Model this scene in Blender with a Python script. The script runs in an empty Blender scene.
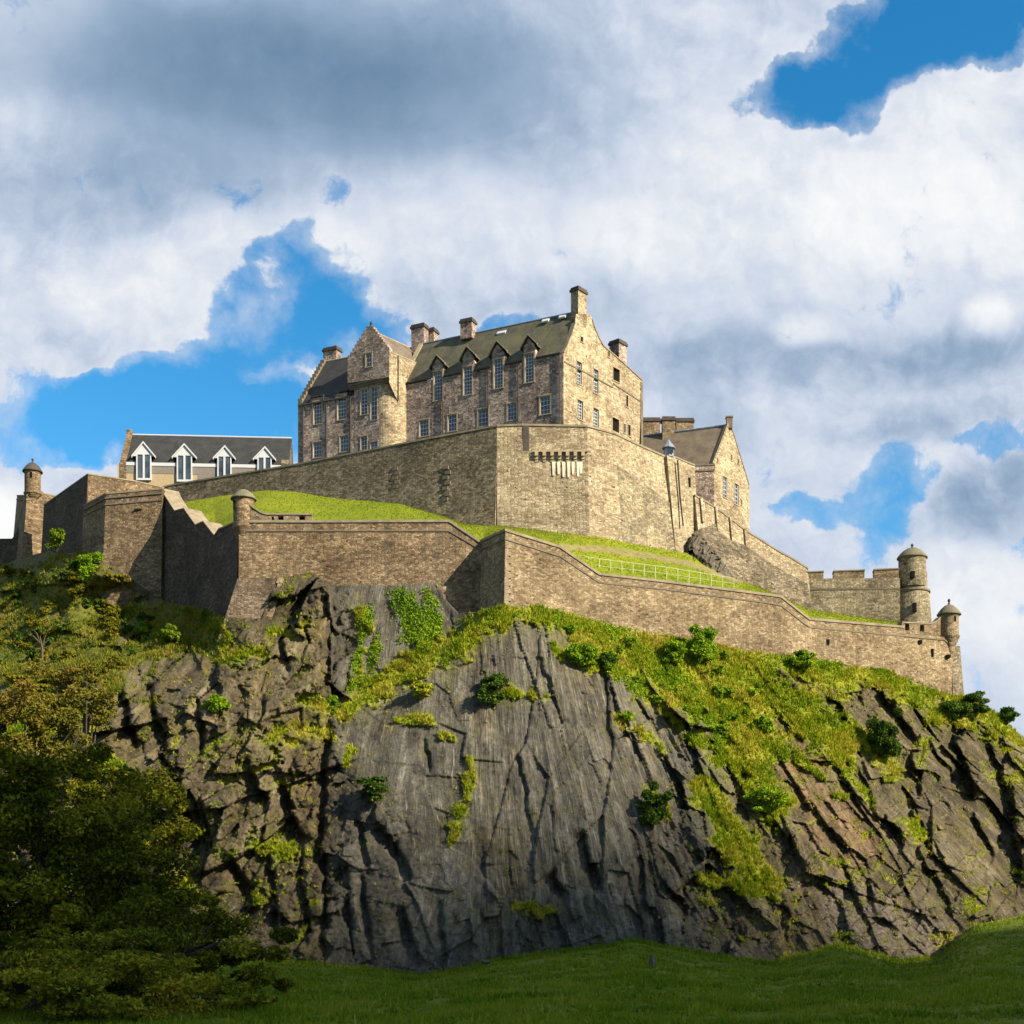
import bpy, bmesh, math, random
import numpy as np
from mathutils import Vector
from mathutils.geometry import tessellate_polygon

random.seed(7)
R = math.radians
C = bpy.context.scene.collection
sc = bpy.context.scene

# ------------------------------------------------------------------ camera, light, exposure
FPX, HX, HY, CZ = 1400.0, 512.0, 930.0, 6.0        # focal length in pixels, principal column, horizon row, eye height
cam = bpy.data.cameras.new("camera")
cam.sensor_width = 36.0
cam.lens = FPX / 1024 * 36
cam.shift_y = (HY - 512) / 1024
cam.clip_start, cam.clip_end = 1.0, 12000.0
camo = bpy.data.objects.new("camera", cam)
camo.location = (0, 0, CZ)
camo.rotation_euler = (R(90), 0, 0)
C.objects.link(camo)
sc.camera = camo

SUN_EL = R(31)
SUN_H = Vector((0.835, -0.550)).normalized()        # where the sun stands, seen from above
sd = Vector((SUN_H.x * math.cos(SUN_EL), SUN_H.y * math.cos(SUN_EL), math.sin(SUN_EL)))
sun = bpy.data.lights.new("sun", 'SUN')
sun.energy = 5.0
sun.angle = R(0.5)
sun.color = (1.0, 0.89, 0.69)
suno = bpy.data.objects.new("sun", sun)
suno.rotation_euler = sd.to_track_quat('Z', 'Y').to_euler()
suno.location = (300, -200, 400)
C.objects.link(suno)

sc.view_settings.view_transform = 'Standard'
sc.view_settings.look = 'None'
sc.view_settings.gamma = 1.0
sc.view_settings.exposure = 1.2
sc.cycles.use_denoising = True
sc.cycles.max_bounces = 5
sc.cycles.diffuse_bounces = 2
sc.cycles.transparent_max_bounces = 4

# ------------------------------------------------------------------ node helpers
class G:
    """small helper round a node tree"""
    def __init__(s, nt):
        s.nt = nt
    def n(s, typ, **kw):
        nd = s.nt.nodes.new(typ)
        for k, v in kw.items():
            setattr(nd, k, v)
        return nd
    def put(s, sock, v):
        if isinstance(v, bpy.types.NodeSocket):
            s.nt.links.new(v, sock)
        elif v is not None:
            if sock.type == 'RGBA' and not isinstance(v, (int, float)) and len(v) == 3:
                v = (*v, 1)
            sock.default_value = v
    def m(s, op, a, b=None, c=None, clamp=False):
        nd = s.n('ShaderNodeMath', operation=op, use_clamp=clamp)
        for i, v in enumerate((a, b, c)):
            if v is not None:
                s.put(nd.inputs[i], v)
        return nd.outputs[0]
    def v(s, op, a, b=None):
        nd = s.n('ShaderNodeVectorMath', operation=op)
        s.put(nd.inputs[0], a)
        if b is not None:
            s.put(nd.inputs[3 if op == 'SCALE' else 1], b)
        return nd.outputs['Value' if op in ('LENGTH', 'DOT_PRODUCT') else 'Vector']
    def rng(s, x, a, b, c=0.0, d=1.0, smooth=True):
        nd = s.n('ShaderNodeMapRange', interpolation_type='SMOOTHSTEP' if smooth else 'LINEAR')
        for i, v in enumerate((x, a, b, c, d)):
            s.put(nd.inputs[i], v)
        return nd.outputs[0]
    def noise(s, vec, scale, detail=4, rough=0.55, dim='3D', out='Fac', dist=0.0):
        nd = s.n('ShaderNodeTexNoise', noise_dimensions=dim)
        s.put(nd.inputs['Vector'], vec)
        nd.inputs['Scale'].default_value = scale
        nd.inputs['Detail'].default_value = detail
        nd.inputs['Roughness'].default_value = rough
        nd.inputs['Distortion'].default_value = dist
        return nd.outputs[out]
    def mix(s, f, a, b, mode='MIX'):
        nd = s.n('ShaderNodeMix', data_type='RGBA', blend_type=mode)
        s.put(nd.inputs[0], f)
        s.put(nd.inputs[6], a)
        s.put(nd.inputs[7], b)
        return nd.outputs[2]
    def ramp(s, f, stops, interp='LINEAR'):
        nd = s.n('ShaderNodeValToRGB')
        cr = nd.color_ramp
        cr.interpolation = interp
        while len(cr.elements) < len(stops):
            cr.elements.new(0.5)
        for e, (p, c) in zip(cr.elements, stops):
            e.position = p
            e.color = (*c, 1)
        s.put(nd.inputs[0], f)
        return nd.outputs[0]
    def scale(s, vec, sx, sy, sz=1.0):
        return s.v('MULTIPLY', vec, (sx, sy, sz))

# ------------------------------------------------------------------ sky with broken cloud
w = bpy.data.worlds.new("World")
sc.world = w
w.use_nodes = True
nt = w.node_tree
nt.nodes.clear()
g = G(nt)
sky = g.n('ShaderNodeTexSky', sky_type='NISHITA', sun_disc=False)
sky.sun_elevation = SUN_EL
sky.sun_rotation = math.atan2(SUN_H.x, SUN_H.y)
sky.altitude = 100
sky.air_density = 1.0
sky.dust_density = 0.3
sky.ozone_density = 3.0
d = g.n('ShaderNodeTexCoord').outputs['Generated']
sp = g.n('ShaderNodeSeparateXYZ')
g.put(sp.inputs[0], d)
dx, dy, dz = sp.outputs
fy = g.m('MAXIMUM', g.m('ABSOLUTE', dy), 0.2)
qx = g.m('ADD', g.m('MULTIPLY', g.m('DIVIDE', dx, fy), 1.4), 0.512)
qy = g.m('SUBTRACT', 0.930, g.m('MULTIPLY', g.m('DIVIDE', dz, fy), 1.4))
cb = g.n('ShaderNodeCombineXYZ')
g.put(cb.inputs[0], qx); g.put(cb.inputs[1], qy); g.put(cb.inputs[2], 0.37)
q = cb.outputs[0]
w1 = g.v('SCALE', g.v('SUBTRACT', g.noise(q, 5.0, 3, out='Color'), (0.5, 0.5, 0.5)), 0.16)
w2 = g.v('SCALE', g.v('SUBTRACT', g.noise(q, 17.0, 4, 0.6, out='Color'), (0.5, 0.5, 0.5)), 0.06)
qw = g.v('ADD', g.v('ADD', q, w1), w2)
def blob(cx, cy, rx, ry, ang, amp, src=None):
    e = g.v('SUBTRACT', src or qw, (cx / 1000, cy / 1000, 0))
    ca, sa = math.cos(R(ang)), math.sin(R(ang))
    a = g.v('DOT_PRODUCT', e, (ca / rx * 1000, sa / rx * 1000, 0))
    b = g.v('DOT_PRODUCT', e, (-sa / ry * 1000, ca / ry * 1000, 0))
    l = g.m('SQRT', g.m('MULTIPLY_ADD', a, a, g.m('MULTIPLY', b, b)))
    return g.m('MULTIPLY', g.rng(l, 1.0, 0.15), amp)
def total(lst, base):
    s_ = base
    for t in lst:
        s_ = g.m('ADD', s_, blob(*t))
    return s_
cover_blobs = [   # where the sky is open (negative) and where cloud stands (positive)
    (215, 375, 250, 78, -22, -1.5), (240, 425, 230, 66, 0, -1.3), (80, 425, 170, 62, 0, -1.3), (296, 285, 62, 90, 24, -1.25),
    (335, 196, 40, 18, -20, -0.42), (75, 350, 46, 50, 20, 1.0), (265, 368, 60, 20, -14, 0.75), (150, 335, 46, 26, -20, .55), (420, 270, 70, 80, 0, .9),
    (905, 52, 180, 74, -27, -2.0), (800, 92, 84, 46, -10, -1.4), (985, 15, 130, 60, -14, -1.6), (870, 125, 60, 26, 10, -.7),
    (480, 322, 70, 26, -15, -0.9), (370, 330, 60, 24, 0, -.5), (0, 520, 60, 45, 0, 1.4),
    (890, 490, 105, 80, -10, -1.05), (1000, 435, 90, 30, 0, -0.9), (795, 522, 50, 26, 0, -0.85), (985, 505, 75, 48, -30, 0.5), (840, 560, 60, 26, 0, -.35),
]
def puff(vec, scale, det=5, rough=.55):
    """rounded billows: fractal cells, high in the middle of each billow"""
    vo = g.n('ShaderNodeTexVoronoi', voronoi_dimensions='2D', feature='SMOOTH_F1')
    g.put(vo.inputs['Vector'], vec)
    vo.inputs['Scale'].default_value = scale
    vo.inputs['Detail'].default_value = det
    vo.inputs['Roughness'].default_value = rough
    vo.inputs['Lacunarity'].default_value = 2.3
    vo.inputs['Smoothness'].default_value = 0.35
    vo.normalize = True
    return g.m('SUBTRACT', 1.0, vo.outputs['Distance'])
qs = g.v('ADD', q, g.v('ADD', g.v('SCALE', w1, .35), g.v('SCALE', w2, .7)))
cn = puff(qs, 9.0)
cn2 = g.noise(q, 2.6, 4, 0.5)
fine_n = g.noise(q, 11.0, 8, 0.62)
holes_c = total(cover_blobs, 0.58)
cov = g.m('ADD', holes_c, g.m('ADD', g.m('MULTIPLY', g.m('SUBTRACT', cn, 0.60), 2.6), g.m('ADD', g.m('MULTIPLY', g.m('SUBTRACT', cn2, .5), .5), g.m('MULTIPLY', g.m('SUBTRACT', fine_n, .5), .75))))
alpha = g.m('MAXIMUM', g.rng(cov, 0.0, 0.50), g.m('MULTIPLY', g.rng(g.m('ADD', cov, g.m('MULTIPLY', g.m('SUBTRACT', fine_n, .5), 1.6)), -0.75, 0.65), 0.5))
# brightness of the cloud: broad light and dark bodies, then lit and unlit billows
light_blobs = [
    (260, 70, 520, 150, 8, -0.34), (420, 30, 300, 90, 0, -0.08), (120, 190, 260, 70, 5, -0.16), (0, 60, 130, 200, 0, .06), (30, 0, 120, 90, 0, .08),
    (450, 215, 190, 80, 0, 0.12), (700, 150, 190, 80, -25, 0.12), (900, 205, 260, 120, -5, 0.26), (640, 245, 140, 60, 0, 0.14),
    (250, 250, 260, 45, -8, 0.10), (100, 300, 160, 60, 0, 0.14),
    (760, 360, 200, 60, -4, -0.20), (960, 350, 150, 45, -6, -0.22), (560, 300, 120, 50, 0, -0.10), (900, 420, 200, 45, -10, -.14),
    (797, 326, 48, 26, 0, 0.24), (985, 312, 50, 34, -20, 0.22), (1000, 490, 120, 60, -30, -0.22), (980, 610, 150, 90, 0, 0.16),
    (800, 440, 60, 50, 0, .12), (10, 520, 70, 60, 0, 0.4), (990, 90, 90, 45, -20, .16), (700, 440, 80, 60, 0, -.08),
]
relief = g.m('SUBTRACT', cn, puff(g.v('ADD', qs, (0.013, -0.014, 0)), 9.0))
ql = g.v('ADD', q, g.v('SCALE', w1, 0.55))
br = total([t + (ql,) for t in light_blobs], 0.60)
calm = total([(240, 70, 560, 200, 8, -0.75, ql), (600, 330, 380, 70, 0, -.2, ql)], 1.0)      # the flat grey bank shows few billows
br = g.m('ADD', br, g.m('MULTIPLY', g.m('MULTIPLY', relief, 0.50), calm))
br = g.m('ADD', br, g.m('MULTIPLY', g.m('MULTIPLY', g.m('SUBTRACT', cn, 0.6), 0.26), calm))
br = g.m('ADD', br, g.m('MULTIPLY', g.m('MULTIPLY', g.m('SUBTRACT', g.noise(qw, 3.2, 5, 0.5), 0.5), 0.22), calm))
br = g.m('ADD', br, g.m('MULTIPLY', g.rng(cov, 1.0, 0.2), 0.07))
ccol = g.ramp(br, [(0.0, (.045, .085, .15)), (0.22, (.105, .175, .27)), (0.42, (.22, .295, .40)), (0.62, (.40, .45, .54)), (0.82, (.56, .58, .61)), (1.0, (.66, .66, .66))])
ahead = g.rng(dy, 0.0, 0.25)
alpha2 = g.m('ADD', g.m('MULTIPLY', alpha, ahead), g.m('MULTIPLY', g.m('SUBTRACT', 1.0, ahead), 0.45))
alpha2 = g.m('MULTIPLY', alpha2, g.rng(dz, -0.05, 0.02))
skyc = g.n('ShaderNodeHueSaturation')
skyc.inputs['Saturation'].default_value = 1.36
skyc.inputs['Hue'].default_value = 0.49
skyc.inputs['Value'].default_value = 1.0
g.put(skyc.inputs['Color'], sky.outputs[0])
b1 = g.n('ShaderNodeBackground'); g.put(b1.inputs[0], skyc.outputs[0]); b1.inputs[1].default_value = 0.084
b2 = g.n('ShaderNodeBackground'); g.put(b2.inputs[0], ccol); b2.inputs[1].default_value = 0.65
mx = g.n('ShaderNodeMixShader')
g.put(mx.inputs[0], alpha2); g.put(mx.inputs[1], b1.outputs[0]); g.put(mx.inputs[2], b2.outputs[0])
g.put(g.n('ShaderNodeOutputWorld').inputs[0], mx.outputs[0])
w.cycles.sampling_method = 'MANUAL'
w.cycles.sample_map_resolution = 256

# ------------------------------------------------------------------ materials
def new_mat(name, rough=0.9, spec=0.2):
    m = bpy.data.materials.new(name)
    m.use_nodes = True
    gg = G(m.node_tree)
    b = m.node_tree.nodes['Principled BSDF']
    b.inputs['Roughness'].default_value = rough
    b.inputs['Specular IOR Level'].default_value = spec
    return m, gg, b
def bump(gg, b, h, strength, dist):
    bn = gg.n('ShaderNodeBump')
    bn.inputs['Strength'].default_value = strength
    bn.inputs['Distance'].default_value = dist
    gg.put(bn.inputs['Height'], h)
    gg.put(b.inputs['Normal'], bn.outputs[0])
def uvnode(gg):
    return gg.n('ShaderNodeUVMap', uv_map='UVMap').outputs[0]

def stone(name, stops, mortar, bw=0.8, bh=0.4, rnd=0.85, stain=(0.05, 0.045, 0.035), stain_amt=0.5, moss=None, bumpd=0.12, gap=0.05):
    """rubble or coursed masonry, in metres along the wall and up it"""
    m, gg, b = new_mat(name)
    uv = uvnode(gg)
    bw, bh = bw * .56, bh * .62
    wob = gg.v('SCALE', gg.v('SUBTRACT', gg.noise(uv, 1.6, 4, .6, out='Color'), (.5, .5, .5)), 0.26)
    p = gg.v('ADD', uv, wob)
    c = gg.scale(p, 1 / bw, 1 / bh)
    vo = gg.n('ShaderNodeTexVoronoi', voronoi_dimensions='2D', feature='F1')
    vo.inputs['Scale'].default_value = 1; vo.inputs['Randomness'].default_value = rnd
    gg.put(vo.inputs['Vector'], c)
    ve = gg.n('ShaderNodeTexVoronoi', voronoi_dimensions='2D', feature='DISTANCE_TO_EDGE')
    ve.inputs['Scale'].default_value = 1; ve.inputs['Randomness'].default_value = rnd
    gg.put(ve.inputs['Vector'], c)
    sep = gg.n('ShaderNodeSeparateColor'); gg.put(sep.inputs[0], vo.outputs['Color'])
    patch = gg.noise(uv, 0.13, 7, 0.72)
    k = gg.m('ADD', gg.m('MULTIPLY', sep.outputs[0], 0.42), gg.m('MULTIPLY', patch, 0.95))
    k = gg.m('SUBTRACT', k, 0.16)
    col = gg.ramp(gg.m('MULTIPLY_ADD', gg.m('SUBTRACT', k, .5), 1.3, .50), stops)
    fine = gg.noise(uv, 2.6, 6, 0.75)
    col = gg.mix(1.0, col, gg.ramp(fine, [(0.28, (.52, .52, .52)), (0.72, (1.42, 1.42, 1.42))]), 'MULTIPLY')
    edge = gg.rng(ve.outputs['Distance'], gap, gap * 2.2, 1, 0)
    col = gg.mix(gg.m('MULTIPLY', edge, 0.45), col, mortar)
    st = gg.noise(gg.scale(uv, 0.55, 0.07), 1.0, 6, 0.65)
    st2 = gg.noise(uv, 0.35, 6, 0.7)
    sm = gg.m('MULTIPLY', gg.rng(gg.m('ADD', gg.m('MULTIPLY', st, 0.6), gg.m('MULTIPLY', st2, 0.4)), 0.48, 0.66), stain_amt)
    col = gg.mix(sm, col, stain)
    pat = gg.n('ShaderNodeTexVoronoi', voronoi_dimensions='2D', feature='F1')
    gg.put(pat.inputs['Vector'], gg.v('ADD', gg.scale(uv, .22, .34), gg.v('SCALE', gg.noise(uv, .5, 4, .6, out='Color'), .5)))
    pat.inputs['Scale'].default_value = 1
    ps = gg.n('ShaderNodeSeparateColor'); gg.put(ps.inputs[0], pat.outputs['Color'])
    col = gg.mix(1.0, col, gg.ramp(ps.outputs[0], [(.0, (.78, .77, .76)), (.5, (1, 1, 1)), (1., (1.16, 1.15, 1.12))]), 'MULTIPLY')
    holes = gg.rng(gg.noise(gg.scale(uv, 1, 1.5), 1.5, 3, 0.5), 0.64, 0.70)
    col = gg.mix(gg.m('MULTIPLY', holes, 0.8), col, (0.02, 0.017, 0.013))
    if moss:
        mm = gg.rng(gg.noise(gg.v('ADD', uv, (31, 7, 0)), 0.22, 6, 0.7), 0.55, 0.72)
        col = gg.mix(gg.m('MULTIPLY', mm, 0.6), col, moss)
    gg.put(b.inputs['Base Color'], col)
    h = gg.m('ADD', gg.m('MULTIPLY', gg.rng(ve.outputs['Distance'], 0.0, 0.16), 0.6), gg.m('MULTIPLY', sep.outputs[1], 0.5))
    h = gg.m('ADD', h, gg.m('MULTIPLY', gg.noise(uv, 4.0, 4, 0.6), 0.5))
    h = gg.m('SUBTRACT', h, gg.m('MULTIPLY', holes, 1.2))
    bump(gg, b, h, 0.7, bumpd * .75)
    return m

def plain(name, col, rough=0.85, var=0.35, sc_=1.2, spec=0.2, bumpd=0.03, metal=0.0):
    m, gg, b = new_mat(name, rough, spec)
    o = gg.n('ShaderNodeTexCoord').outputs['Object']
    f = gg.noise(o, sc_, 6, 0.65)
    lo = tuple(c * (1 - var) for c in col); hi = tuple(min(1, c * (1 + var)) for c in col)
    gg.put(b.inputs['Base Color'], gg.ramp(f, [(0.25, lo), (0.75, hi)]))
    b.inputs['Metallic'].default_value = metal
    bump(gg, b, gg.noise(o, sc_ * 4, 4), 0.5, bumpd)
    return m

def slate(name, a, c, moss=None):
    m, gg, b = new_mat(name, 0.7, 0.3)
    uv = uvnode(gg)
    br_ = gg.n('ShaderNodeTexBrick')
    gg.put(br_.inputs['Vector'], uv)
    br_.inputs['Color1'].default_value = (*a, 1); br_.inputs['Color2'].default_value = (*c, 1)
    br_.inputs['Mortar'].default_value = (a[0] * .4, a[1] * .4, a[2] * .4, 1)
    br_.inputs['Scale'].default_value = 1; br_.inputs['Brick Width'].default_value = 0.5; br_.inputs['Row Height'].default_value = 0.32
    br_.inputs['Mortar Size'].default_value = 0.02
    n1 = gg.noise(uv, 0.5, 6, 0.65)
    col = gg.mix(1.0, br_.outputs['Color'], gg.ramp(n1, [(0.3, (.6, .6, .6)), (0.7, (1.35, 1.35, 1.35))]), 'MULTIPLY')
    if moss:
        col = gg.mix(gg.rng(gg.noise(gg.scale(uv, 1, .4), 0.4, 5, 0.7), 0.42, 0.7), col, moss)
    gg.put(b.inputs['Base Color'], col)
    bump(gg, b, br_.outputs['Fac'], 0.6, -0.04)
    return m

M = {}
M['stone_bright'] = stone("bastion stone", [(0.1, (.13, .094, .056)), (0.36, (.255, .196, .120)), (0.62, (.35, .28, .18)), (0.9, (.48, .40, .275))], (.16, .12, .07), .95, .42, .7, stain=(.11, .08, .045), stain_amt=.4)
M['stone_brown'] = stone("lower wall stone", [(0.05, (.045, .029, .017)), (0.34, (.125, .083, .045)), (0.62, (.20, .140, .080)), (0.95, (.34, .255, .16))], (.075, .052, .03), .85, .42, .85, stain_amt=.55)
M['stone_pale'] = stone("long wall stone", [(0.05, (.065, .045, .026)), (0.34, (.165, .117, .066)), (0.62, (.245, .182, .107)), (0.95, (.38, .30, .19))], (.12, .09, .052), .85, .42, .85, stain=(.075, .052, .028), stain_amt=.6)
M['stone_hall'] = stone("hall stone", [(0.08, (.040, .029, .022)), (0.32, (.19, .140, .114)), (0.60, (.315, .238, .195)), (0.92, (.48, .385, .32))], (.10, .078, .058), .95, .5, .85, stain_amt=.5)
M['stone_dark'] = stone("old dark stone", [(0.08, (.040, .030, .019)), (0.36, (.105, .082, .052)), (0.62, (.175, .140, .092)), (0.92, (.29, .235, .16))], (.055, .044, .03), .85, .42, .85, stain_amt=.5, moss=(.055, .055, .02))
M['stone_shaded'] = stone("shaded wall stone", [(0.08, (.026, .018, .013)), (0.36, (.052, .038, .027)), (0.62, (.085, .062, .043)), (0.92, (.14, .105, .075))], (.03, .024, .018), .85, .4, .85, stain_amt=.5)  # darker copy of the wall stone, with the shade of unlit walls put in
M['stone_battery'] = stone("battery stone", [(0.08, (.080, .064, .040)), (0.36, (.175, .142, .088)), (0.62, (.25, .205, .13)), (0.92, (.38, .315, .21))], (.10, .08, .05), .9, .44, .8, stain=(.06, .052, .034), stain_amt=.55)
M['stone_buttress'] = stone("buttress stone", [(0.05, (.04, .028, .018)), (0.34, (.095, .066, .042)), (0.62, (.145, .105, .07)), (0.95, (.25, .195, .135))], (.05, .037, .024), .85, .42, .85, stain_amt=.5)
M['dressed'] = plain("dressed stone", (.30, .24, .16), var=.35, sc_=.9)
M['dressed_dark'] = plain("weathered dressed stone", (.14, .112, .078), var=.45, sc_=.9)
M['coping'] = plain("coping stone", (.21, .17, .115), var=.4, sc_=.7)
M['soot_cap'] = plain("sooted stone", (.06, .05, .042), var=.4)
M['slate_olive'] = slate("mossy slate", (.085, .078, .05), (.062, .058, .04), (.105, .098, .045))
M['slate_dark'] = slate("dark slate", (.035, .034, .032), (.027, .027, .027))
M['slate_brown'] = slate("brown slate", (.15, .115, .078), (.125, .10, .07))
M['slate_warm'] = slate("warm dark slate", (.052, .042, .034), (.042, .036, .03))
M['stone_roof'] = plain("stone dome", (.13, .115, .075), var=.4, sc_=.8)
M['white'] = plain("white paint", (.44, .45, .46), .5, .05)
M['cream'] = plain("cream harling", (.33, .25, .15), .9, .2, 3.0)
M['shade_harl'] = plain("shade-grey harling", (.17, .15, .13), .9, .2, 3.0)  # greyed copy of the wall colour, for a wall in shade
M['lead'] = plain("lead sheet", (.17, .20, .25), .55, .2)
M['iron'] = plain("cast iron", (.025, .022, .02), .6, .2)
M['fence'] = plain("pale railing", (.42, .44, .26), .6, .1)
M['dirt'] = plain("dirt", (.11, .085, .06), .95, .4, .6)
M['limewash'] = plain("lime run", (.55, .48, .36), .9, .35, .6)
m, gg, b = new_mat("window glass", 0.08, 0.5)
o = gg.n('ShaderNodeTexCoord').outputs['Object']
gg.put(b.inputs['Base Color'], gg.ramp(gg.noise(o, .45, 2), [(.35, (.02, .026, .034)), (.65, (.06, .075, .095))]))
bump(gg, b, gg.noise(o, 1.2, 2), 0.25, 0.05)
M['glass'] = m
m, gg, b = new_mat("deep opening", 1.0, 0.0)
gg.put(b.inputs['Base Color'], (.012, .011, .010))
M['void'] = m

def leafmat(name, stops, trans=0.25):
    m, gg, b = new_mat(name, 0.9, 0.05)
    r = gg.n('ShaderNodeNewGeometry').outputs['Random Per Island']
    o = gg.n('ShaderNodeTexCoord').outputs['Object']
    k = gg.m('ADD', gg.m('MULTIPLY', r, 0.42), gg.m('MULTIPLY', gg.m('SUBTRACT', gg.noise(o, 0.16, 5, .65), .5), 1.7))
    k = gg.m('ADD', k, 0.27)
    col = gg.ramp(k, stops)
    gg.put(b.inputs['Base Color'], col)
    t = gg.n('ShaderNodeBsdfTranslucent'); gg.put(t.inputs[0], col)
    mx_ = gg.n('ShaderNodeMixShader'); mx_.inputs[0].default_value = trans
    gg.put(mx_.inputs[1], b.outputs[0]); gg.put(mx_.inputs[2], t.outputs[0])
    out = m.node_tree.nodes['Material Output']
    gg.put(out.inputs[0], mx_.outputs[0])
    return m
M['turf'] = leafmat("slope grass", [(0.05, (.08, .14, .006)), (0.30, (.185, .255, .010)), (0.54, (.30, .32, .016)), (0.74, (.40, .33, .04)), (.95, (.42, .31, .09))])
M['turf_lush'] = leafmat("lush growth", [(0.1, (.07, .15, .006)), (0.45, (.17, .28, .012)), (0.8, (.27, .36, .016))])
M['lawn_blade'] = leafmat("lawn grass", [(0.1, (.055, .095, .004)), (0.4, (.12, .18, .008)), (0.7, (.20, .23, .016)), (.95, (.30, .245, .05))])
M['leaf_dark'] = leafmat("dark leaves", [(0.10, (.012, .018, .002)), (0.34, (.045, .056, .004)), (0.54, (.12, .13, .008)), (.76, (.26, .24, .016)), (.95, (.38, .24, .022))], .25)
M['leaf_brown'] = leafmat("turning leaves", [(0.1, (.055, .060, .008)), (0.4, (.13, .125, .014)), (0.65, (.18, .135, .022)), (.9, (.20, .10, .03))], .25)
M['leaf_shrub'] = leafmat("shrub leaves", [(0.1, (.02, .045, .006)), (0.5, (.06, .105, .012)), (0.9, (.12, .175, .025))], .2)
M['leaf_lime'] = leafmat("bright leaves", [(0.1, (.07, .12, .006)), (0.5, (.15, .22, .01)), (0.9, (.23, .27, .02))], .25)
M['leaf_gold'] = leafmat("yellow scrub", [(0.1, (.06, .075, .006)), (0.5, (.17, .16, .012)), (0.9, (.30, .23, .03))], .25)
M['bark'] = plain("bark", (.06, .047, .035), .95, .4, 2.0)
M['deadwood'] = plain("dead wood", (.10, .078, .05), .9, .3, 2.0)

# ------------------------------------------------------------------ geometry helpers
def P(px, py, Y):
    """the point at distance Y that is seen at column px, row py"""
    return Vector(((px - HX) * Y / FPX, Y, CZ + (HY - py) * Y / FPX))
def zat(py, Y):
    return CZ + (HY - py) * Y / FPX

class MB:
    def __init__(s):
        s.v, s.f, s.uv, s.mi = [], [], [], []
    def face(s, pts, uv=None, mi=0):
        i = len(s.v)
        s.v += [tuple(p) for p in pts]
        s.f.append(tuple(range(i, i + len(pts))))
        s.uv.append(uv); s.mi.append(mi)
    def hexa(s, a, b_, mi=0):
        """two rings of four points"""
        s.face(a[::-1], mi=mi); s.face(b_, mi=mi)
        for i in range(4):
            j = (i + 1) % 4
            s.face([a[i], a[j], b_[j], b_[i]], mi=mi)
    def box(s, x0, x1, y0, y1, z0, z1, mi=0):
        s.hexa([(x0, y0, z0), (x1, y0, z0), (x1, y1, z0), (x0, y1, z0)], [(x0, y0, z1), (x1, y0, z1), (x1, y1, z1), (x0, y1, z1)], mi)
    def prism(s, poly, off, mi=0, caps=True):
        """closed polygon of points swept by the vector off"""
        off = Vector(off)
        a = [Vector(p) for p in poly]; c = [p + off for p in a]
        if caps:
            s.face(a, mi=mi); s.face(c[::-1], mi=mi)
        for i in range(len(a)):
            j = (i + 1) % len(a)
            s.face([a[i], a[j], c[j], c[i]], mi=mi)
    def tube(s, pts, rad, n=8, mi=0):
        pts = [Vector(p) for p in pts]
        rings = []
        for i, p in enumerate(pts):
            dd = (pts[min(i + 1, len(pts) - 1)] - pts[max(i - 1, 0)]).normalized()
            u = dd.cross(Vector((0.3, 0.9, 0.2))).normalized(); v_ = dd.cross(u)
            r_ = rad[i] if isinstance(rad, (list, tuple)) else rad
            rings.append([p + (u * math.cos(2 * math.pi * k / n) + v_ * math.sin(2 * math.pi * k / n)) * r_ for k in range(n)])
        for a, c in zip(rings, rings[1:]):
            for k in range(n):
                j = (k + 1) % n
                s.face([a[k], a[j], c[j], c[k]], mi=mi)
        s.face(rings[-1], mi=mi); s.face(rings[0][::-1], mi=mi)
    def lathe(s, c, prof, n=24, mi=0, a0=0.0, a1=2 * math.pi):
        c = Vector(c)
        for (r0, z0), (r1, z1) in zip(prof, prof[1:]):
            for k in range(n):
                t0 = a0 + (a1 - a0) * k / n; t1 = a0 + (a1 - a0) * (k + 1) / n
                pt = lambda r, t, z: (c.x + r * math.cos(t), c.y + r * math.sin(t), z)
                rr = max(r0, r1)
                h0, h1 = z0, z1 if abs(z1 - z0) > .3 * abs(r1 - r0) else z0 + (r0 - r1)
                uv = [(t0 * rr, h0), (t1 * rr, h0), (t1 * rr, h1), (t0 * rr, h1)]
                s.face([pt(r0, t0, z0), pt(r0, t1, z0), pt(r1, t1, z1), pt(r1, t0, z1)], uv, mi)
    def build(s, name, mats, parent=None, loc=None, smooth=False):
        me = bpy.data.meshes.new(name)
        loc = Vector(loc) if loc is not None else Vector((0, 0, 0))
        base = parent_loc(parent)
        sh = base + loc
        me.from_pydata([(x - sh.x, y - sh.y, z - sh.z) for x, y, z in s.v], [], s.f)
        ul = me.uv_layers.new(name="UVMap")
        k = 0
        data = np.zeros((len(me.loops), 2), dtype=np.float32)
        for f, uv in zip(s.f, s.uv):
            if uv is None:
                p = [Vector(s.v[i]) for i in f]
                nn = (p[1] - p[0]).cross(p[2] - p[0])
                if len(p) > 3:
                    nn = (p[2] - p[0]).cross(p[3] - p[1])
                if nn.length > 1e-9:
                    nn.normalize()
                if abs(nn.z) < 0.9:
                    t = Vector((-nn.y, nn.x, 0))
                    t = t.normalized() if t.length > 1e-6 else Vector((1, 0, 0))
                    up = nn.cross(t)
                    if up.z < 0: up = -up
                    if t.x < 0: t = -t
                    uv = [(q_.dot(t), q_.dot(up)) for q_ in p]
                else:
                    uv = [(q_.x, q_.y) for q_ in p]
            for a in uv:
                data[k] = a; k += 1
        ul.data.foreach_set('uv', data.ravel())
        for m_ in (mats if isinstance(mats, (list, tuple)) else [mats]):
            me.materials.append(m_)
        me.polygons.foreach_set('material_index', s.mi)
        if smooth:
            me.polygons.foreach_set('use_smooth', [True] * len(s.f))
        me.update()
        o_ = bpy.data.objects.new(name, me)
        C.objects.link(o_)
        o_.location = loc
        if parent is not None:
            o_.parent = parent
        return o_

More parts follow.
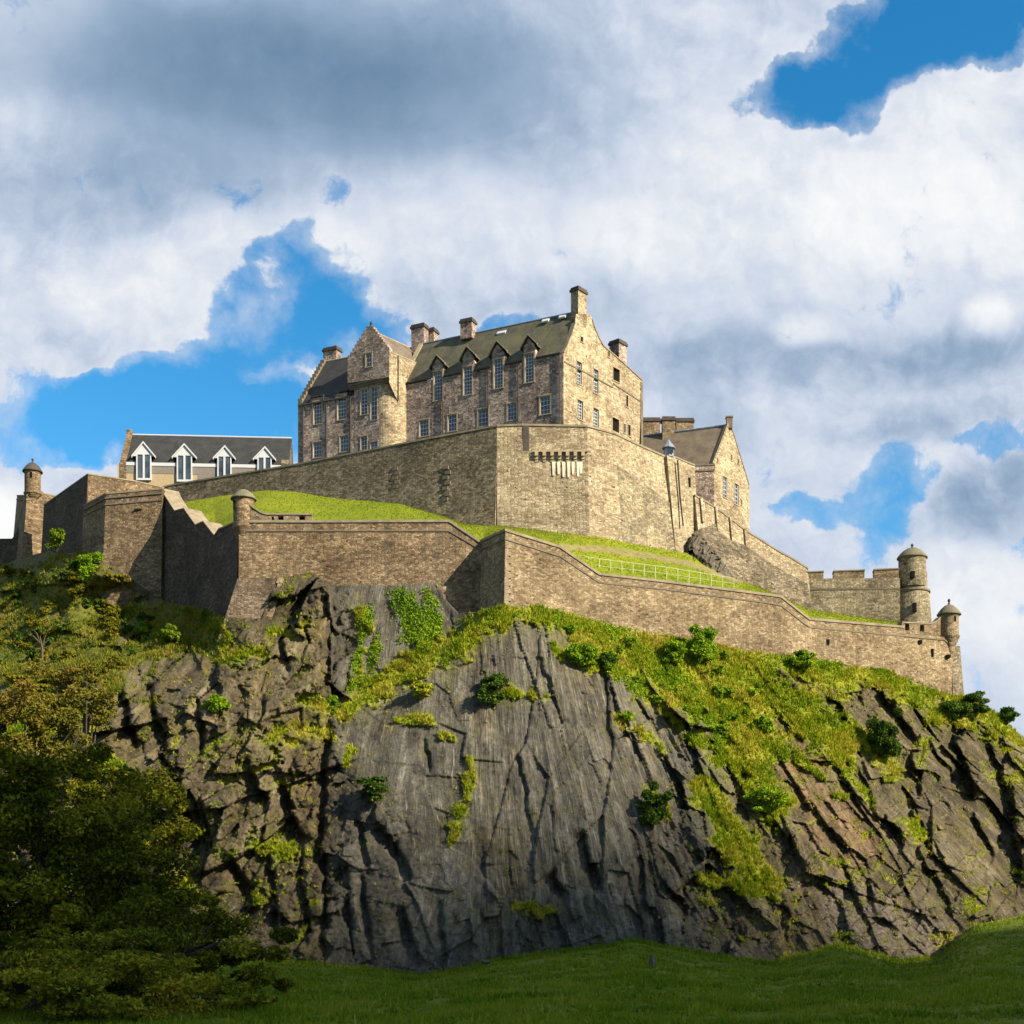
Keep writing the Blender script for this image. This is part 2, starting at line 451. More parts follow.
def parent_loc(o_):
    l = Vector((0, 0, 0))
    while o_ is not None:
        l += o_.location
        o_ = o_.parent
    return l
def tag(o_, label=None, cat=None, group=None, kind=None):
    if label: o_['label'] = label
    if cat: o_['category'] = cat
    if group: o_['group'] = group
    if kind: o_['kind'] = kind
    return o_
def thing(name, label, cat, loc=(0, 0, 0), group=None):
    o_ = bpy.data.objects.new(name, None)
    o_.location = loc
    C.objects.link(o_)
    return tag(o_, label, cat, group)
def copy_tree(o_, loc=None, scale=None, rz=None, parent=None):
    c = o_.copy()
    C.objects.link(c)
    if parent is not None: c.parent = parent
    if loc is not None: c.location = loc
    if scale is not None: c.scale = scale
    if rz is not None: c.rotation_euler.z = rz
    for ch in list(o_.children):
        copy_tree(ch, parent=c)
    return c
def np_mesh(name, verts, faces, mats, parent=None, loc=(0, 0, 0), attrs=None, uv=None, smooth=False):
    """verts (N,3), faces (M,k) arrays"""
    me = bpy.data.meshes.new(name)
    loc = Vector(loc); sh = parent_loc(parent) + loc
    v_ = (np.asarray(verts, dtype=np.float64) - np.array(sh)).astype(np.float32)
    f_ = np.asarray(faces, dtype=np.int32)
    k = f_.shape[1]
    me.vertices.add(len(v_)); me.vertices.foreach_set('co', v_.ravel())
    me.loops.add(f_.size); me.loops.foreach_set('vertex_index', f_.ravel())
    me.polygons.add(len(f_))
    me.polygons.foreach_set('loop_start', np.arange(0, f_.size, k, dtype=np.int32))
    if smooth:
        me.polygons.foreach_set('use_smooth', np.ones(len(f_), dtype=bool))
    if uv is not None:
        ul = me.uv_layers.new(name="UVMap")
        ul.data.foreach_set('uv', np.asarray(uv, dtype=np.float32)[f_.ravel()].ravel())
    for an, av in (attrs or {}).items():
        at = me.attributes.new(an, 'FLOAT', 'POINT')
        at.data.foreach_set('value', np.asarray(av, dtype=np.float32))
    me.update(calc_edges=True)
    for m_ in (mats if isinstance(mats, (list, tuple)) else [mats]):
        me.materials.append(m_)
    o_ = bpy.data.objects.new(name, me)
    o_.location = loc
    C.objects.link(o_)
    if parent is not None: o_.parent = parent
    return o_

class Plane:
    """an upright plane through two places on plan, given by column and distance, left to right"""
    def __init__(s, a, c):
        s.a = Vector((P(a[0], 0, a[1]).x, a[1])); e = Vector((P(c[0], 0, c[1]).x, c[1]))
        s.len = (e - s.a).length
        s.t = (e - s.a).normalized(); s.n = Vector((s.t.y, -s.t.x))
    def sz(s, px, py):
        k = (px - HX) / FPX
        q_ = (k * s.a.y - s.a.x) / (s.t.x - k * s.t.y)
        return (q_, zat(py, s.a.y + s.t.y * q_))
    def p(s, q_, z, off=0.0):
        return Vector((s.a.x + s.t.x * q_ + s.n.x * off, s.a.y + s.t.y * q_ + s.n.y * off, z))
    def at(s, px, py, off=0.0):
        q_, z = s.sz(px, py)
        return s.p(q_, z, off)
    def rect(s, px0, py0, px1, py1):
        cx, cy = (px0 + px1) / 2, (py0 + py1) / 2
        s0, s1 = s.sz(px0, cy)[0], s.sz(px1, cy)[0]
        return (s0, s1, s.sz(cx, py1)[1], s.sz(cx, py0)[1])
    def box(s, mb, s0, s1, z0, z1, o0, o1, mi=0):
        mb.hexa([s.p(s0, z0, o1), s.p(s1, z0, o1), s.p(s1, z0, o0), s.p(s0, z0, o0)],
                [s.p(s0, z1, o1), s.p(s1, z1, o1), s.p(s1, z1, o0), s.p(s0, z1, o0)], mi)

def facade(mb, pl, outline, holes=(), reveal=0.35, margin=None, edge=0.0):
    """flat wall face with real openings; outline in (s,z), holes as rects"""
    loops = [[Vector((a, c, 0)) for a, c in outline]]
    for (s0, s1, z0, z1) in holes:
        loops.append([Vector((s0, z0, 0)), Vector((s0, z1, 0)), Vector((s1, z1, 0)), Vector((s1, z0, 0))])
    flat = [q_ for lp in loops for q_ in lp]
    for tri in tessellate_polygon(loops):
        mb.face([pl.p(flat[i].x, flat[i].y) for i in tri])
    for (s0, s1, z0, z1) in holes:
        ring = [(s0, z0), (s0, z1), (s1, z1), (s1, z0)]
        for i in range(4):
            a, c = ring[i], ring[(i + 1) % 4]
            mb.face([pl.p(*a), pl.p(*c), pl.p(*c, -reveal), pl.p(*a, -reveal)], mi=1 if margin else 0)
        if margin:
            w_ = margin
            pl.box(mb, s0 - w_, s0 - .002, z0, z1, .002, .05, 1)
            pl.box(mb, s1 + .002, s1 + w_, z0, z1, .002, .05, 1)
            pl.box(mb, s0 - w_ * 1.3, s1 + w_ * 1.3, z1 + .002, z1 + w_ * 1.3, .002, .07, 1)
            pl.box(mb, s0 - w_ * 1.3, s1 + w_ * 1.3, z0 - w_, z0 - .002, .002, .12, 1)
    if edge:
        for i in range(len(outline)):
            a, c = outline[i], outline[(i + 1) % len(outline)]
            mb.face([pl.p(*a), pl.p(*c), pl.p(*c, -edge), pl.p(*a, -edge)])

def window(parent, pl, rc, nx=2, ny=4, depth=0.28, frame='white', bar=0.075, outer=0.11, name='window'):
    s0, s1, z0, z1 = rc
    mb = MB()
    o0, o1 = -depth, -depth + 0.09
    pl.box(mb, s0, s0 + outer, z0, z1, o0, o1); pl.box(mb, s1 - outer, s1, z0, z1, o0, o1)
    pl.box(mb, s0 + outer, s1 - outer, z0, z0 + outer, o0, o1 - .002); pl.box(mb, s0 + outer, s1 - outer, z1 - outer, z1, o0, o1 - .002)
    for i in range(1, nx):
        c = s0 + (s1 - s0) * i / nx
        pl.box(mb, c - bar / 2, c + bar / 2, z0 + outer, z1 - outer, o0, o1 - .02)
    for i in range(1, ny):
        c = z0 + (z1 - z0) * i / ny
        bb = bar * (1.5 if i == ny // 2 else 1)
        pl.box(mb, s0 + outer, s1 - outer, c - bb / 2, c + bb / 2, o0, o1 - .012)
    f = mb.build(name, M[frame], parent)
    gb = MB()
    gb.face([pl.p(s0, z0, o0 + .02), pl.p(s1, z0, o0 + .02), pl.p(s1, z1, o0 + .02), pl.p(s0, z1, o0 + .02)])
    gb.build('pane', M['glass'], f)
    return f

def void_panel(parent, pl, rc, depth=0.5, name='opening', mat='void'):
    s0, s1, z0, z1 = rc
    mb = MB()
    pl.box(mb, s0 - .02, s1 + .02, z0 - .02, z1 + .02, -depth - .1, -depth)
    return mb.build(name, M[mat], parent)

def normals(pl2):
    """mitred outward normals for a plan polyline running left to right"""
    segs = []
    for a, c in zip(pl2, pl2[1:]):
        t = (c - a).normalized(); segs.append(Vector((t.y, -t.x)))
    out = []
    for i in range(len(pl2)):
        a = segs[max(i - 1, 0)]; c = segs[min(i, len(segs) - 1)]
        mm = (a + c)
        mm = mm.normalized() if mm.length > 1e-6 else a
        out.append(mm / max(0.35, mm.dot(a)))
    return out
def off3(p, n_, k, dz=0.0):
    return Vector((p.x + n_.x * k, p.y + n_.y * k, p.z + dz))
def curtain(mb, pts, thick=1.6, batter=0.0, mi=0, close=True):
    """wall from (px, top row, bottom row, distance[, batter]); upright unless battered"""
    top = [P(p[0], p[1], p[3]) for p in pts]
    n_ = normals([Vector((p.x, p.y)) for p in top])
    bot = []
    for i, p in enumerate(pts):
        bt = p[4] if len(p) > 4 else batter
        zb = zat(p[2], p[3])
        q_ = off3(top[i], n_[i], bt); q_.z = zb
        bot.append(q_)
    tb = [off3(t, k, -thick) for t, k in zip(top, n_)]
    bb = [Vector((t.x, t.y, q_.z)) for t, q_ in zip(tb, bot)]
    run = 0.0
    for i in range(len(pts) - 1):
        j = i + 1
        L = (Vector((top[j].x, top[j].y)) - Vector((top[i].x, top[i].y))).length
        uv = [(run, bot[i].z), (run + L, bot[j].z), (run + L, top[j].z), (run, top[i].z)]
        mb.face([bot[i], bot[j], top[j], top[i]], uv, mi)
        run += L
        mb.face([top[i], top[j], tb[j], tb[i]], mi=mi)
        mb.face([tb[i], tb[j], bb[j], bb[i]], mi=mi)
    if close:
        mb.face([bot[0], top[0], tb[0], bb[0]], mi=mi); mb.face([bot[-1], top[-1], tb[-1], bb[-1]], mi=mi)
    return top, n_
def band(mb, pts3, proud, h, back=0.0, lift=0.0, mi=0, n_=None):
    """moulding along the wall face: pts3 are its upper edge on the face"""
    n_ = n_ or normals([Vector((p.x, p.y)) for p in pts3])
    A = [off3(p, k, proud, lift) for p, k in zip(pts3, n_)]
    B = [off3(p, k, -back, lift) for p, k in zip(pts3, n_)]
    dn = Vector((0, 0, -h))
    for i in range(len(pts3) - 1):
        j = i + 1
        mb.face([A[i], A[j], B[j], B[i]], mi=mi)
        mb.face([A[i] + dn, A[j] + dn, A[j], A[i]], mi=mi)
        mb.face([A[i] + dn, A[j] + dn, B[j] + dn, B[i] + dn], mi=mi)
        mb.face([B[i] + dn, B[j] + dn, B[j], B[i]], mi=mi)
    for i in (0, -1):
        mb.face([A[i], B[i], B[i] + dn, A[i] + dn], mi=mi)
def rows3(pts, rows):
    return [P(p[0], r, p[3]) for p, r in zip(pts, rows)]

# ------------------------------------------------------------------ array noise
def h2(ix, iy, seed):
    n_ = (ix.astype(np.int64) * 374761393 + iy.astype(np.int64) * 668265263 + seed * 1442695041) & 0xFFFFFFFF
    n_ = ((n_ ^ (n_ >> 13)) * 1274126177) & 0xFFFFFFFF
    n_ = ((n_ ^ (n_ >> 16)) * 2246822519) & 0xFFFFFFFF
    return ((n_ ^ (n_ >> 15)) & 0xFFFFFF).astype(np.float64) / 0xFFFFFF
def vn(x, y, seed=0):
    xi, yi = np.floor(x), np.floor(y)
    fx, fy_ = x - xi, y - yi
    fx = fx * fx * (3 - 2 * fx); fy_ = fy_ * fy_ * (3 - 2 * fy_)
    a = h2(xi, yi, seed); b_ = h2(xi + 1, yi, seed); c = h2(xi, yi + 1, seed); d_ = h2(xi + 1, yi + 1, seed)
    return (a * (1 - fx) + b_ * fx) * (1 - fy_) + (c * (1 - fx) + d_ * fx) * fy_
def fbm(x, y, oc=4, seed=0, gain=0.5):
    s_, a, t = 0.0, 1.0, 0.0
    for i in range(oc):
        s_ = s_ + a * vn(x * 2 ** i + 13.7 * i, y * 2 ** i - 7.3 * i, seed + i); t += a; a *= gain
    return s_ / t - 0.5
def facets(x, y, seed, tilt=1.0):
    """every cell is a tilted flat facet at a height of its own; returns height, cell hash, edge closeness"""
    xi, yi = np.floor(x), np.floor(y)
    f1 = np.full(x.shape, 9.0); f2 = np.full(x.shape, 9.0)
    hv = np.zeros(x.shape); idv = np.zeros(x.shape)
    for ox in (-1, 0, 1):
        for oy in (-1, 0, 1):
            cx, cy = xi + ox, yi + oy
            ax = cx + 0.5 + 0.85 * (h2(cx, cy, seed) - 0.5); ay = cy + 0.5 + 0.85 * (h2(cx, cy, seed + 1) - 0.5)
            ddx, ddy = x - ax, y - ay
            dd = ddx * ddx + ddy * ddy
            a_ = (h2(cx, cy, seed + 2) - 0.5) * 2; b_ = (h2(cx, cy, seed + 3) - 0.35) * 2; hh = h2(cx, cy, seed + 4)
            val = hh - 0.5 + tilt * (a_ * ddx + 0.6 * b_ * ddy)
            near = dd < f1
            f2 = np.where(near, f1, np.minimum(f2, dd))
            hv = np.where(near, val, hv); idv = np.where(near, hh, idv)
            f1 = np.where(near, dd, f1)
    return hv, idv, np.sqrt(f2) - np.sqrt(f1)
def seg_dist(px, py, x0, y0, x1, y1):
    ex, ey = x1 - x0, y1 - y0
    t = np.clip(((px - x0) * ex + (py - y0) * ey) / (ex * ex + ey * ey + 1e-9), 0, 1)
    qx_, qy_ = px - x0 - t * ex, py - y0 - t * ey
    return np.hypot(qx_, qy_), qx_
def sstep(x, a, b_):
    t = np.clip((x - a) / (b_ - a), 0, 1)
    return t * t * (3 - 2 * t)
def grid_faces(nr, nc):
    i = np.arange(nr * nc).reshape(nr, nc)
    return np.stack([i[:-1, :-1], i[:-1, 1:], i[1:, 1:], i[1:, :-1]], -1).reshape(-1, 4)
rng = np.random.default_rng(11)
def blades(pts, up, h, w_, k, seed, lean=0.6):
    """tufts: k leaning blades at every point; returns verts, tris"""
    r_ = np.random.default_rng(seed)
    n = len(pts) * k
    p = np.repeat(np.asarray(pts), k, 0) + r_.normal(0, 1, (n, 3)) * np.array([w_ * 1.2, w_ * 1.2, 0.02])
    hh = (np.repeat(np.asarray(h), k) if np.ndim(h) else np.full(n, h)) * r_.uniform(0.55, 1.2, n)
    az = r_.uniform(0, 2 * np.pi, n)
    u = np.repeat(np.asarray(up), k, 0) if np.ndim(up) > 1 else np.tile(np.asarray(up, float), (n, 1))
    dirv = u + r_.normal(0, lean, (n, 3))
    dirv /= np.linalg.norm(dirv, axis=1, keepdims=True)
    side = np.stack([np.cos(az), np.sin(az), 0 * az], -1) * (w_ * r_.uniform(0.6, 1.4, n))[:, None]
    v_ = np.empty((n, 3, 3))
    v_[:, 0] = p - side; v_[:, 1] = p + side; v_[:, 2] = p + dirv * hh[:, None]
    return v_.reshape(-1, 3), np.arange(n * 3).reshape(-1, 3)
def leaves(centres, size, seed, flat=0.0):
    """one leaf, a bent quad, at every centre"""
    r_ = np.random.default_rng(seed)
    n = len(centres)
    a = r_.normal(0, 1, (n, 3)); a[:, 2] *= (1 - flat); a /= np.linalg.norm(a, axis=1, keepdims=True)
    b_ = r_.normal(0, 1, (n, 3)); b_ -= (b_ * a).sum(1, keepdims=True) * a; b_ /= np.linalg.norm(b_, axis=1, keepdims=True)
    s_ = size * r_.uniform(0.6, 1.3, n)[:, None]
    v_ = np.empty((n, 4, 3))
    v_[:, 0] = centres - a * s_; v_[:, 1] = centres + b_ * s_ * .45; v_[:, 2] = centres + a * s_; v_[:, 3] = centres - b_ * s_ * .45
    return v_.reshape(-1, 3), np.arange(n * 4).reshape(-1, 4)
def crown_points(c, rad, n, clumps, seed, clump_r=0.28, shell=0.55):
    """points gathered in clumps through an uneven ellipsoid"""
    r_ = np.random.default_rng(seed)
    dv = r_.normal(0, 1, (clumps, 3)); dv /= np.linalg.norm(dv, axis=1, keepdims=True)
    rr = (shell + (1 - shell) * r_.uniform(0, 1, clumps)) * r_.uniform(0.72, 1.08, clumps)
    cc = dv * rr[:, None]
    pick = r_.integers(0, clumps, n)
    cr = clump_r * r_.uniform(0.55, 1.3, clumps)
    o_ = r_.normal(0, 1, (n, 3)); o_ /= np.linalg.norm(o_, axis=1, keepdims=True)
    o_ *= (r_.uniform(0, 1, n) ** 0.45)[:, None] * cr[pick][:, None]
    o_[:, 2] *= 0.6
    return (cc[pick] + o_) * np.asarray(rad) + np.asarray(c)
# ------------------------------------------------------------------ the crag
def interp(tab, x, k=1):
    t = np.array(tab, float)
    return np.interp(x, t[:, 0], t[:, k])
CREST = [(-220, 640, 275), (-60, 582, 258), (0, 566, 251), (30, 556, 246), (60, 548, 240), (82, 552, 229), (101, 560, 221), (130, 578, 219.6), (160, 600, 218), (200, 608, 205.5),
         (219, 617, 195.6), (262, 619, 193.6), (272, 588, 195.2), (283, 577, 196), (310, 573, 196), (337, 586, 196), (400, 584, 196), (436, 582, 196), (446, 600, 195.6), (459, 614, 194.4),
         (480, 611, 191.6), (505, 607, 189.6), (537, 605, 191.5), (595, 622, 195), (665, 636, 199), (753, 652, 204.5), (809, 659, 208.5), (889, 671, 214.5), (948, 694, 219),
         (968, 698, 221), (1000, 716, 224), (1024, 740, 226), (1080, 770, 231), (1250, 880, 245)]
FOOT = [(-220, 975, 182), (100, 968, 178), (250, 956, 177), (364, 968, 176), (421, 974, 175.5), (463, 968, 175.5), (494, 959, 176), (555, 951, 177), (612, 944, 178), (630, 938, 179),
        (726, 956, 178), (780, 962, 178), (838, 943, 181), (899, 960, 181), (940, 955, 184), (975, 922, 189), (1024, 912, 194), (1100, 905, 200), (1250, 900, 212)]
MID = [(520, 700, 185.3), (520, 800, 180.3), (505, 880, 177.5), (440, 690, 186.5), (460, 760, 182.2), (400, 750, 182.8), (400, 850, 178.8), (345, 730, 186.5), (345, 850, 179.6),
       (580, 680, 188), (600, 780, 182.5), (620, 870, 179.6), (640, 720, 190), (680, 850, 183), (720, 680, 199), (760, 740, 197), (760, 860, 186), (830, 720, 202.5), (850, 830, 193), (900, 760, 206), (900, 880, 192),
       (1000, 800, 212), (1000, 870, 201), (380, 690, 188.6), (480, 640, 188),
       (230, 700, 186), (150, 720, 186), (120, 692, 187.5), (200, 850, 180), (280, 850, 180.5), (300, 650, 190.5), (300, 610, 193.5), (260, 645, 190.2), (60, 700, 191), (0, 700, 197), (-100, 720, 205),
       (0, 620, 234), (30, 585, 236), (62, 590, 220), (60, 625, 219), (95, 598, 221.5), (110, 640, 210), (150, 622, 214), (120, 610, 219.5), (200, 622, 206.5), (224, 630, 194.3), (170, 642, 205), (180, 664, 195), (240, 645, 191.5), (60, 850, 181), (-100, 850, 186)]
LEDGE = [(331, 722), (345, 712), (372, 695), (400, 682), (440, 655), (470, 632), (500, 612)]
STEP = 4.5
def step_amt(px, py):
    """the slab standing back above the grassy ledge"""
    ly = np.interp(px, [a for a, _ in LEDGE], [c for _, c in LEDGE])
    return sstep(ly - py, 0, 7) * sstep(px, 329, 334) * sstep(496 - px, 0, 45)
ctl = np.array(CREST + FOOT + MID, float)
cx_, cy_, cY = ctl[:, 0], ctl[:, 1], ctl[:, 2] - STEP * step_amt(ctl[:, 0], ctl[:, 1])
def tps(r):
    return np.where(r > 0, r * r * np.log(np.maximum(r, 1e-9)), 0)
K = tps(np.hypot(cx_[:, None] - cx_, cy_[:, None] - cy_) / 100)
n0 = len(cx_)
A_ = np.zeros((n0 + 3, n0 + 3)); A_[:n0, :n0] = K + 0.02 * np.eye(n0)
A_[:n0, n0] = 1; A_[:n0, n0 + 1] = cx_ / 100; A_[:n0, n0 + 2] = cy_ / 100; A_[n0:, :n0] = A_[:n0, n0:].T
wts = np.linalg.solve(A_, np.concatenate([cY, [0, 0, 0]]))
def base_Y(px, py):
    s_ = wts[n0] + wts[n0 + 1] * px / 100 + wts[n0 + 2] * py / 100
    for i in range(n0):
        s_ = s_ + wts[i] * tps(np.hypot(px - cx_[i], py - cy_[i]) / 100)
    return s_ + STEP * step_amt(px, py)

NC, NR = 1060, 372
gx = np.linspace(-150, 1180, NC)
tt = np.linspace(0, 1, NR)
foot = interp(FOOT, gx) + 9
crest = interp(CREST, gx)
wobx = gx
crest = crest + 3.0 * fbm(gx / 22, gx * 0 + 3.3, 4, 5) * (np.abs(gx - 240) > 30)
px = np.tile(gx, (NR, 1))
py = foot[None, :] + (crest - foot)[None, :] * tt[:, None]
Y0 = base_Y(px, py)

# where grass holds on (strokes on the face), broken up by noise
GR = [(345, 712, 372, 692, 9), (372, 692, 440, 652, 14), (440, 652, 500, 618, 15), (505, 610, 600, 630, 9), (540, 612, 600, 634, 10), (590, 635, 680, 680, 24), (650, 645, 760, 672, 22), (690, 690, 780, 700, 26),
      (640, 660, 700, 715, 16), (700, 700, 770, 745, 20), (735, 740, 775, 805, 17), (700, 790, 745, 850, 16), (720, 840, 775, 884, 10), (770, 690, 840, 740, 20), (760, 655, 850, 680, 12), (850, 672, 945, 695, 9),
      (885, 682, 940, 715, 8), (970, 702, 1040, 750, 17), (985, 730, 1040, 770, 8), (0, 600, 90, 590, 30), (0, 640, 90, 640, 30), (90, 615, 210, 622, 15), (60, 570, 98, 600, 18), (85, 560, 110, 640, 12), (-140, 640, 0, 640, 50),
      (110, 655, 180, 640, 12), (180, 640, 235, 660, 8), (20, 690, 110, 672, 22), (-120, 720, 40, 720, 40), (205, 645, 262, 655, 5), (225, 640, 240, 660, 7), (270, 632, 292, 634, 5), (262, 728, 325, 732, 8),
      (262, 738, 300, 744, 6), (250, 770, 282, 764, 4), (258, 846, 290, 852, 10), (266, 580, 330, 574, 4), (300, 700, 330, 708, 5), (468, 775, 466, 800, 4), (466, 800, 456, 830, 6), (456, 830, 450, 845, 4), (470, 760, 474, 780, 2.5),
      (505, 692, 545, 698, 7), (360, 610, 362, 690, 4), (372, 630, 352, 690, 4), (515, 905, 550, 912, 6), (350, 750, 345, 765, 4), (395, 720, 430, 720, 4), (440, 735, 455, 738, 3),
      (620, 720, 660, 745, 5), (560, 650, 590, 665, 9), (650, 790, 665, 815, 6), (655, 700, 720, 760, 8), (800, 760, 850, 800, 5), (905, 820, 925, 840, 7), (870, 740, 890, 770, 8), (820, 745, 870, 800, 7),
      (960, 700, 1030, 745, 8), (930, 700, 960, 720, 8), (700, 880, 770, 895, 6), (100, 760, 160, 800, 8), (130, 840, 200, 900, 8)]
gm = np.zeros_like(px)
phi0 = np.arctan2(px - 470, np.maximum(py - 267, 40)) * 480
phi0 = np.where(phi0 < 0, phi0 * .35, phi0)
nzf = fbm(phi0 / 7, py / 45, 4, 37, .6) * sstep(px, 480, 560)
nz = fbm(px / 26, py / 20, 5, 21, .6); nzs = fbm(px / 7, py / 5, 3, 29, .6)
for (x0, y0, x1, y1, r) in GR:
    dd, _ = seg_dist(px, py, x0, y0, x1, y1)
    gm = np.maximum(gm, sstep((1.25 if r > 8 else 1.0) - dd / (r if r > 8 else r * 1.25) + (1.6 if r > 8 else 2.4) * nz + (1.3 if r > 8 else 2.2) * nzs + 1.5 * nzf, 0.0, 0.6 if r > 8 else .9))
# thin seams of grass scattered over the broken sides
rough_zone = sstep(px, 640, 720) + sstep(330 - px, 0, 20)
speck = sstep(fbm(px / 26 + py / 60, py / 20, 6, 33, .72) + .25 * nzf + 0.06 * rough_zone, 0.19, 0.30) * np.clip(rough_zone, 0, 1)
gm = np.clip(np.maximum(gm, 0.70 * speck), 0, 1)
# fan of the bedding: lines run down from a point above the crag
phi = np.arctan2(px - 470, np.maximum(py - 267, 40))
phi = np.where(phi < 0, phi * 0.35, phi)
rad = np.hypot(px - 470, py - 267)
rad = np.where(px < 470, py - 267 + 0.0 * px, rad)
U, V = phi * 480 , rad
U = U + 9 * fbm(px / 110, py / 110, 2, 41); V = V + 20 * fbm(px / 90, py / 90, 2, 45)
slab = sstep(px, 335, 360) * sstep(700 - px, 0, 90)         # the big smooth face
slab = slab * (1 - 0.42 * sstep(py, 840, 930)) * (1 - .5 * sstep(440 - px, 0, 60) * sstep(py, 760, 820))
ampB = (1.0 - 0.91 * slab) * (1 - .22 * sstep(px, 690, 770))
w0 = 3.0 * fbm(px / 40, py / 40, 2, 48); w1_ = 1.0 * fbm(px / 9, py / 9, 2, 49)
lean = 0.22 * (V - 400)
f1, i1, e1 = facets((U + w0) / 64, (V + w0) / 165, 101, 1.1)
f2, i2, e2 = facets((U + w0) / 25, (V - w0 + .5 * U) / 82, 111, 1.3)
f3, i3, e3 = facets((U + w1_) / 10.5, (V + w1_ - .7 * U) / 36, 121, 1.5)
f4, i4, e4 = facets((U + w1_) / 4.6, (V - w1_ + .8 * U) / 14, 131, 1.5)
f5, i5, e5 = facets((px + py * .6) / 17, (py - px * .5) / 30, 141, 1.4)
f6, i6, e6 = facets((U + .4 * w0) / 15, (V + w0) / 190, 151, 1.5)
disp = ampB * (2.6 * f1 + 2.1 * f2 + 0.8 * f5 * (1 - .7 * sstep(px, 335, 350) * sstep(760 - px, 0, 40))) + (0.10 + 0.90 * ampB) * (0.95 * f3 + 0.28 * f4)
f7, i7, e7 = facets((U + .6 * w0 + .28 * V) / 46, (V + w0) / 120, 161, 1.5)
disp += slab * (0.62 * f7 + (0.05 + .22 * sstep(py, 820, 900)) * f6 + 0.6 * fbm(U / 70, V / 90, 3, 63) + .10 * fbm(U / 4, V / 60, 3, 67))
f8, _, _ = facets((px - py * .4) / 6.5, (py + px * .5) / 9, 171, 1.7)
disp += (0.14 * fbm(px / 5, py / 6, 3, 71, .6) + .16 * f8) * (0.10 + .90 * ampB)
crack = np.maximum(sstep(0.05 - e2, 0, 0.04) * 0.5, sstep(0.06 - e3, 0, 0.05) * 0.3) * sstep(fbm(px / 30, py / 30, 3, 73), -.05, .15)
# gullies and hollows: a floor that slopes in, cut off by a steep side towards the sun
GUL = [(327, 600, 331, 700, 4.5, 3.2), (330, 700, 322, 830, 5, 2.6), (322, 830, 326, 955, 4, 2.2), (250, 765, 264, 800, 9, 4.2), (282, 785, 300, 832, 10, 4.4), (122, 690, 134, 742, 9, 4.0), (150, 690, 165, 750, 7, 3.4),
       (160, 750, 185, 800, 5, 2.4), (230, 862, 250, 890, 10, 3.6), (205, 700, 200, 760, 4, 2), (218, 660, 224, 690, 8, 3.4), (285, 640, 290, 668, 5, 2.6), (296, 600, 300, 625, 4, 2.2), (180, 790, 200, 840, 6, 2.6),
       (912, 760, 920, 790, 10, 4.5), (955, 742, 972, 792, 11, 5.0), (1008, 800, 1020, 868, 16, 7), (878, 690, 890, 708, 7, 3.4), (892, 708, 915, 742, 9, 4.2), (872, 722, 880, 748, 6, 2.8), (888, 822, 902, 842, 8, 3.4),
       (974, 820, 992, 855, 10, 4.0), (940, 700, 960, 735, 6, 2.8), (985, 740, 1005, 790, 8, 3.6), (772, 818, 804, 862, 8, 2.8), (868, 884, 876, 900, 6, 2.8), (584, 838, 599, 884, 8, 3.2), (553, 880, 568, 896, 9, 3.2),
       (666, 886, 684, 908, 8, 2.8), (700, 855, 712, 874, 5, 2.0), (710, 695, 726, 730, 8, 2.6), (376, 823, 394, 850, 10, 2.2), (394, 850, 410, 876, 9, 2.0), (356, 816, 370, 862, 6, 1.6), (404, 915, 420, 958, 10, 2.6),
       (346, 870, 352, 955, 6, 1.6), (362, 880, 374, 955, 5, 1.2), (440, 905, 446, 960, 5, 1.2), (424, 740, 430, 770, 4, 1.0), (640, 860, 655, 930, 5, 1.6), (760, 690, 800, 740, 5, 2.0),
       (690, 660, 715, 700, 4, 1.4), (800, 790, 845, 850, 5, 2.0), (840, 860, 870, 930, 6, 2.0), (920, 850, 950, 910, 7, 2.6), (830, 700, 860, 735, 6, 2.2), (540, 660, 560, 720, 5, 1.0), (610, 690, 640, 760, 5, 1.0), (520, 760, 535, 830, 5, 1.0), (735, 830, 760, 890, 6, 2.0),
       (905, 790, 930, 850, 6, 2.4), (860, 770, 880, 820, 5, 2.0), (930, 740, 950, 780, 5, 2.2), (140, 800, 150, 860, 6, 2.4), (200, 800, 215, 850, 6, 2.4), (270, 860, 280, 930, 5, 2.4), (300, 850, 310, 940, 5, 2.2)]
jit = 7 * fbm(px / 16, py / 14, 4, 197, .6) + 4 * f3
for (x0, y0, x1, y1, r, dep) in GUL:
    dd, sx = seg_dist(px + jit, py, x0, y0, x1, y1)
    t_along = np.clip(((px - x0) * (x1 - x0) + (py - y0) * (y1 - y0)) / ((x1 - x0) ** 2 + (y1 - y0) ** 2), 0, 1)
    endf = np.exp(-np.maximum(dd ** 2 - sx ** 2, 0) / (r * r * .6)) * (.55 + .45 * np.sin(np.pi * np.clip(t_along, .08, .92)))
    prof = np.where(sx < 0, np.clip(1 + sx / (2.0 * r), 0, 1), np.clip(1 - sx / (0.30 * r), 0, 1))
    bulge = np.exp(-((sx - 1.3 * r) / r) ** 2)
    disp += dep * endf * (0.15 * bulge - .9 * prof)
soft = 1 - 0.72 * gm
disp = disp * soft + gm * (0.45 * nzs * 2 + 0.9 * nz)
lz_ = sstep(170 - px, 0, 60) * sstep(720 - py, 0, 60)
disp += lz_ * (8.5 * fbm(px / 38, py / 26, 4, 75) + 1.2 * f3)
edge_c = sstep(py - crest[None, :], 0, 16); edge_f = sstep(foot[None, :] - py, 0, 14)
disp = disp * (0.15 + 0.85 * edge_c) * (0.3 + 0.7 * edge_f)
Yc = Y0 - disp
Yc = np.minimum(Yc, Y0 + 6.0)
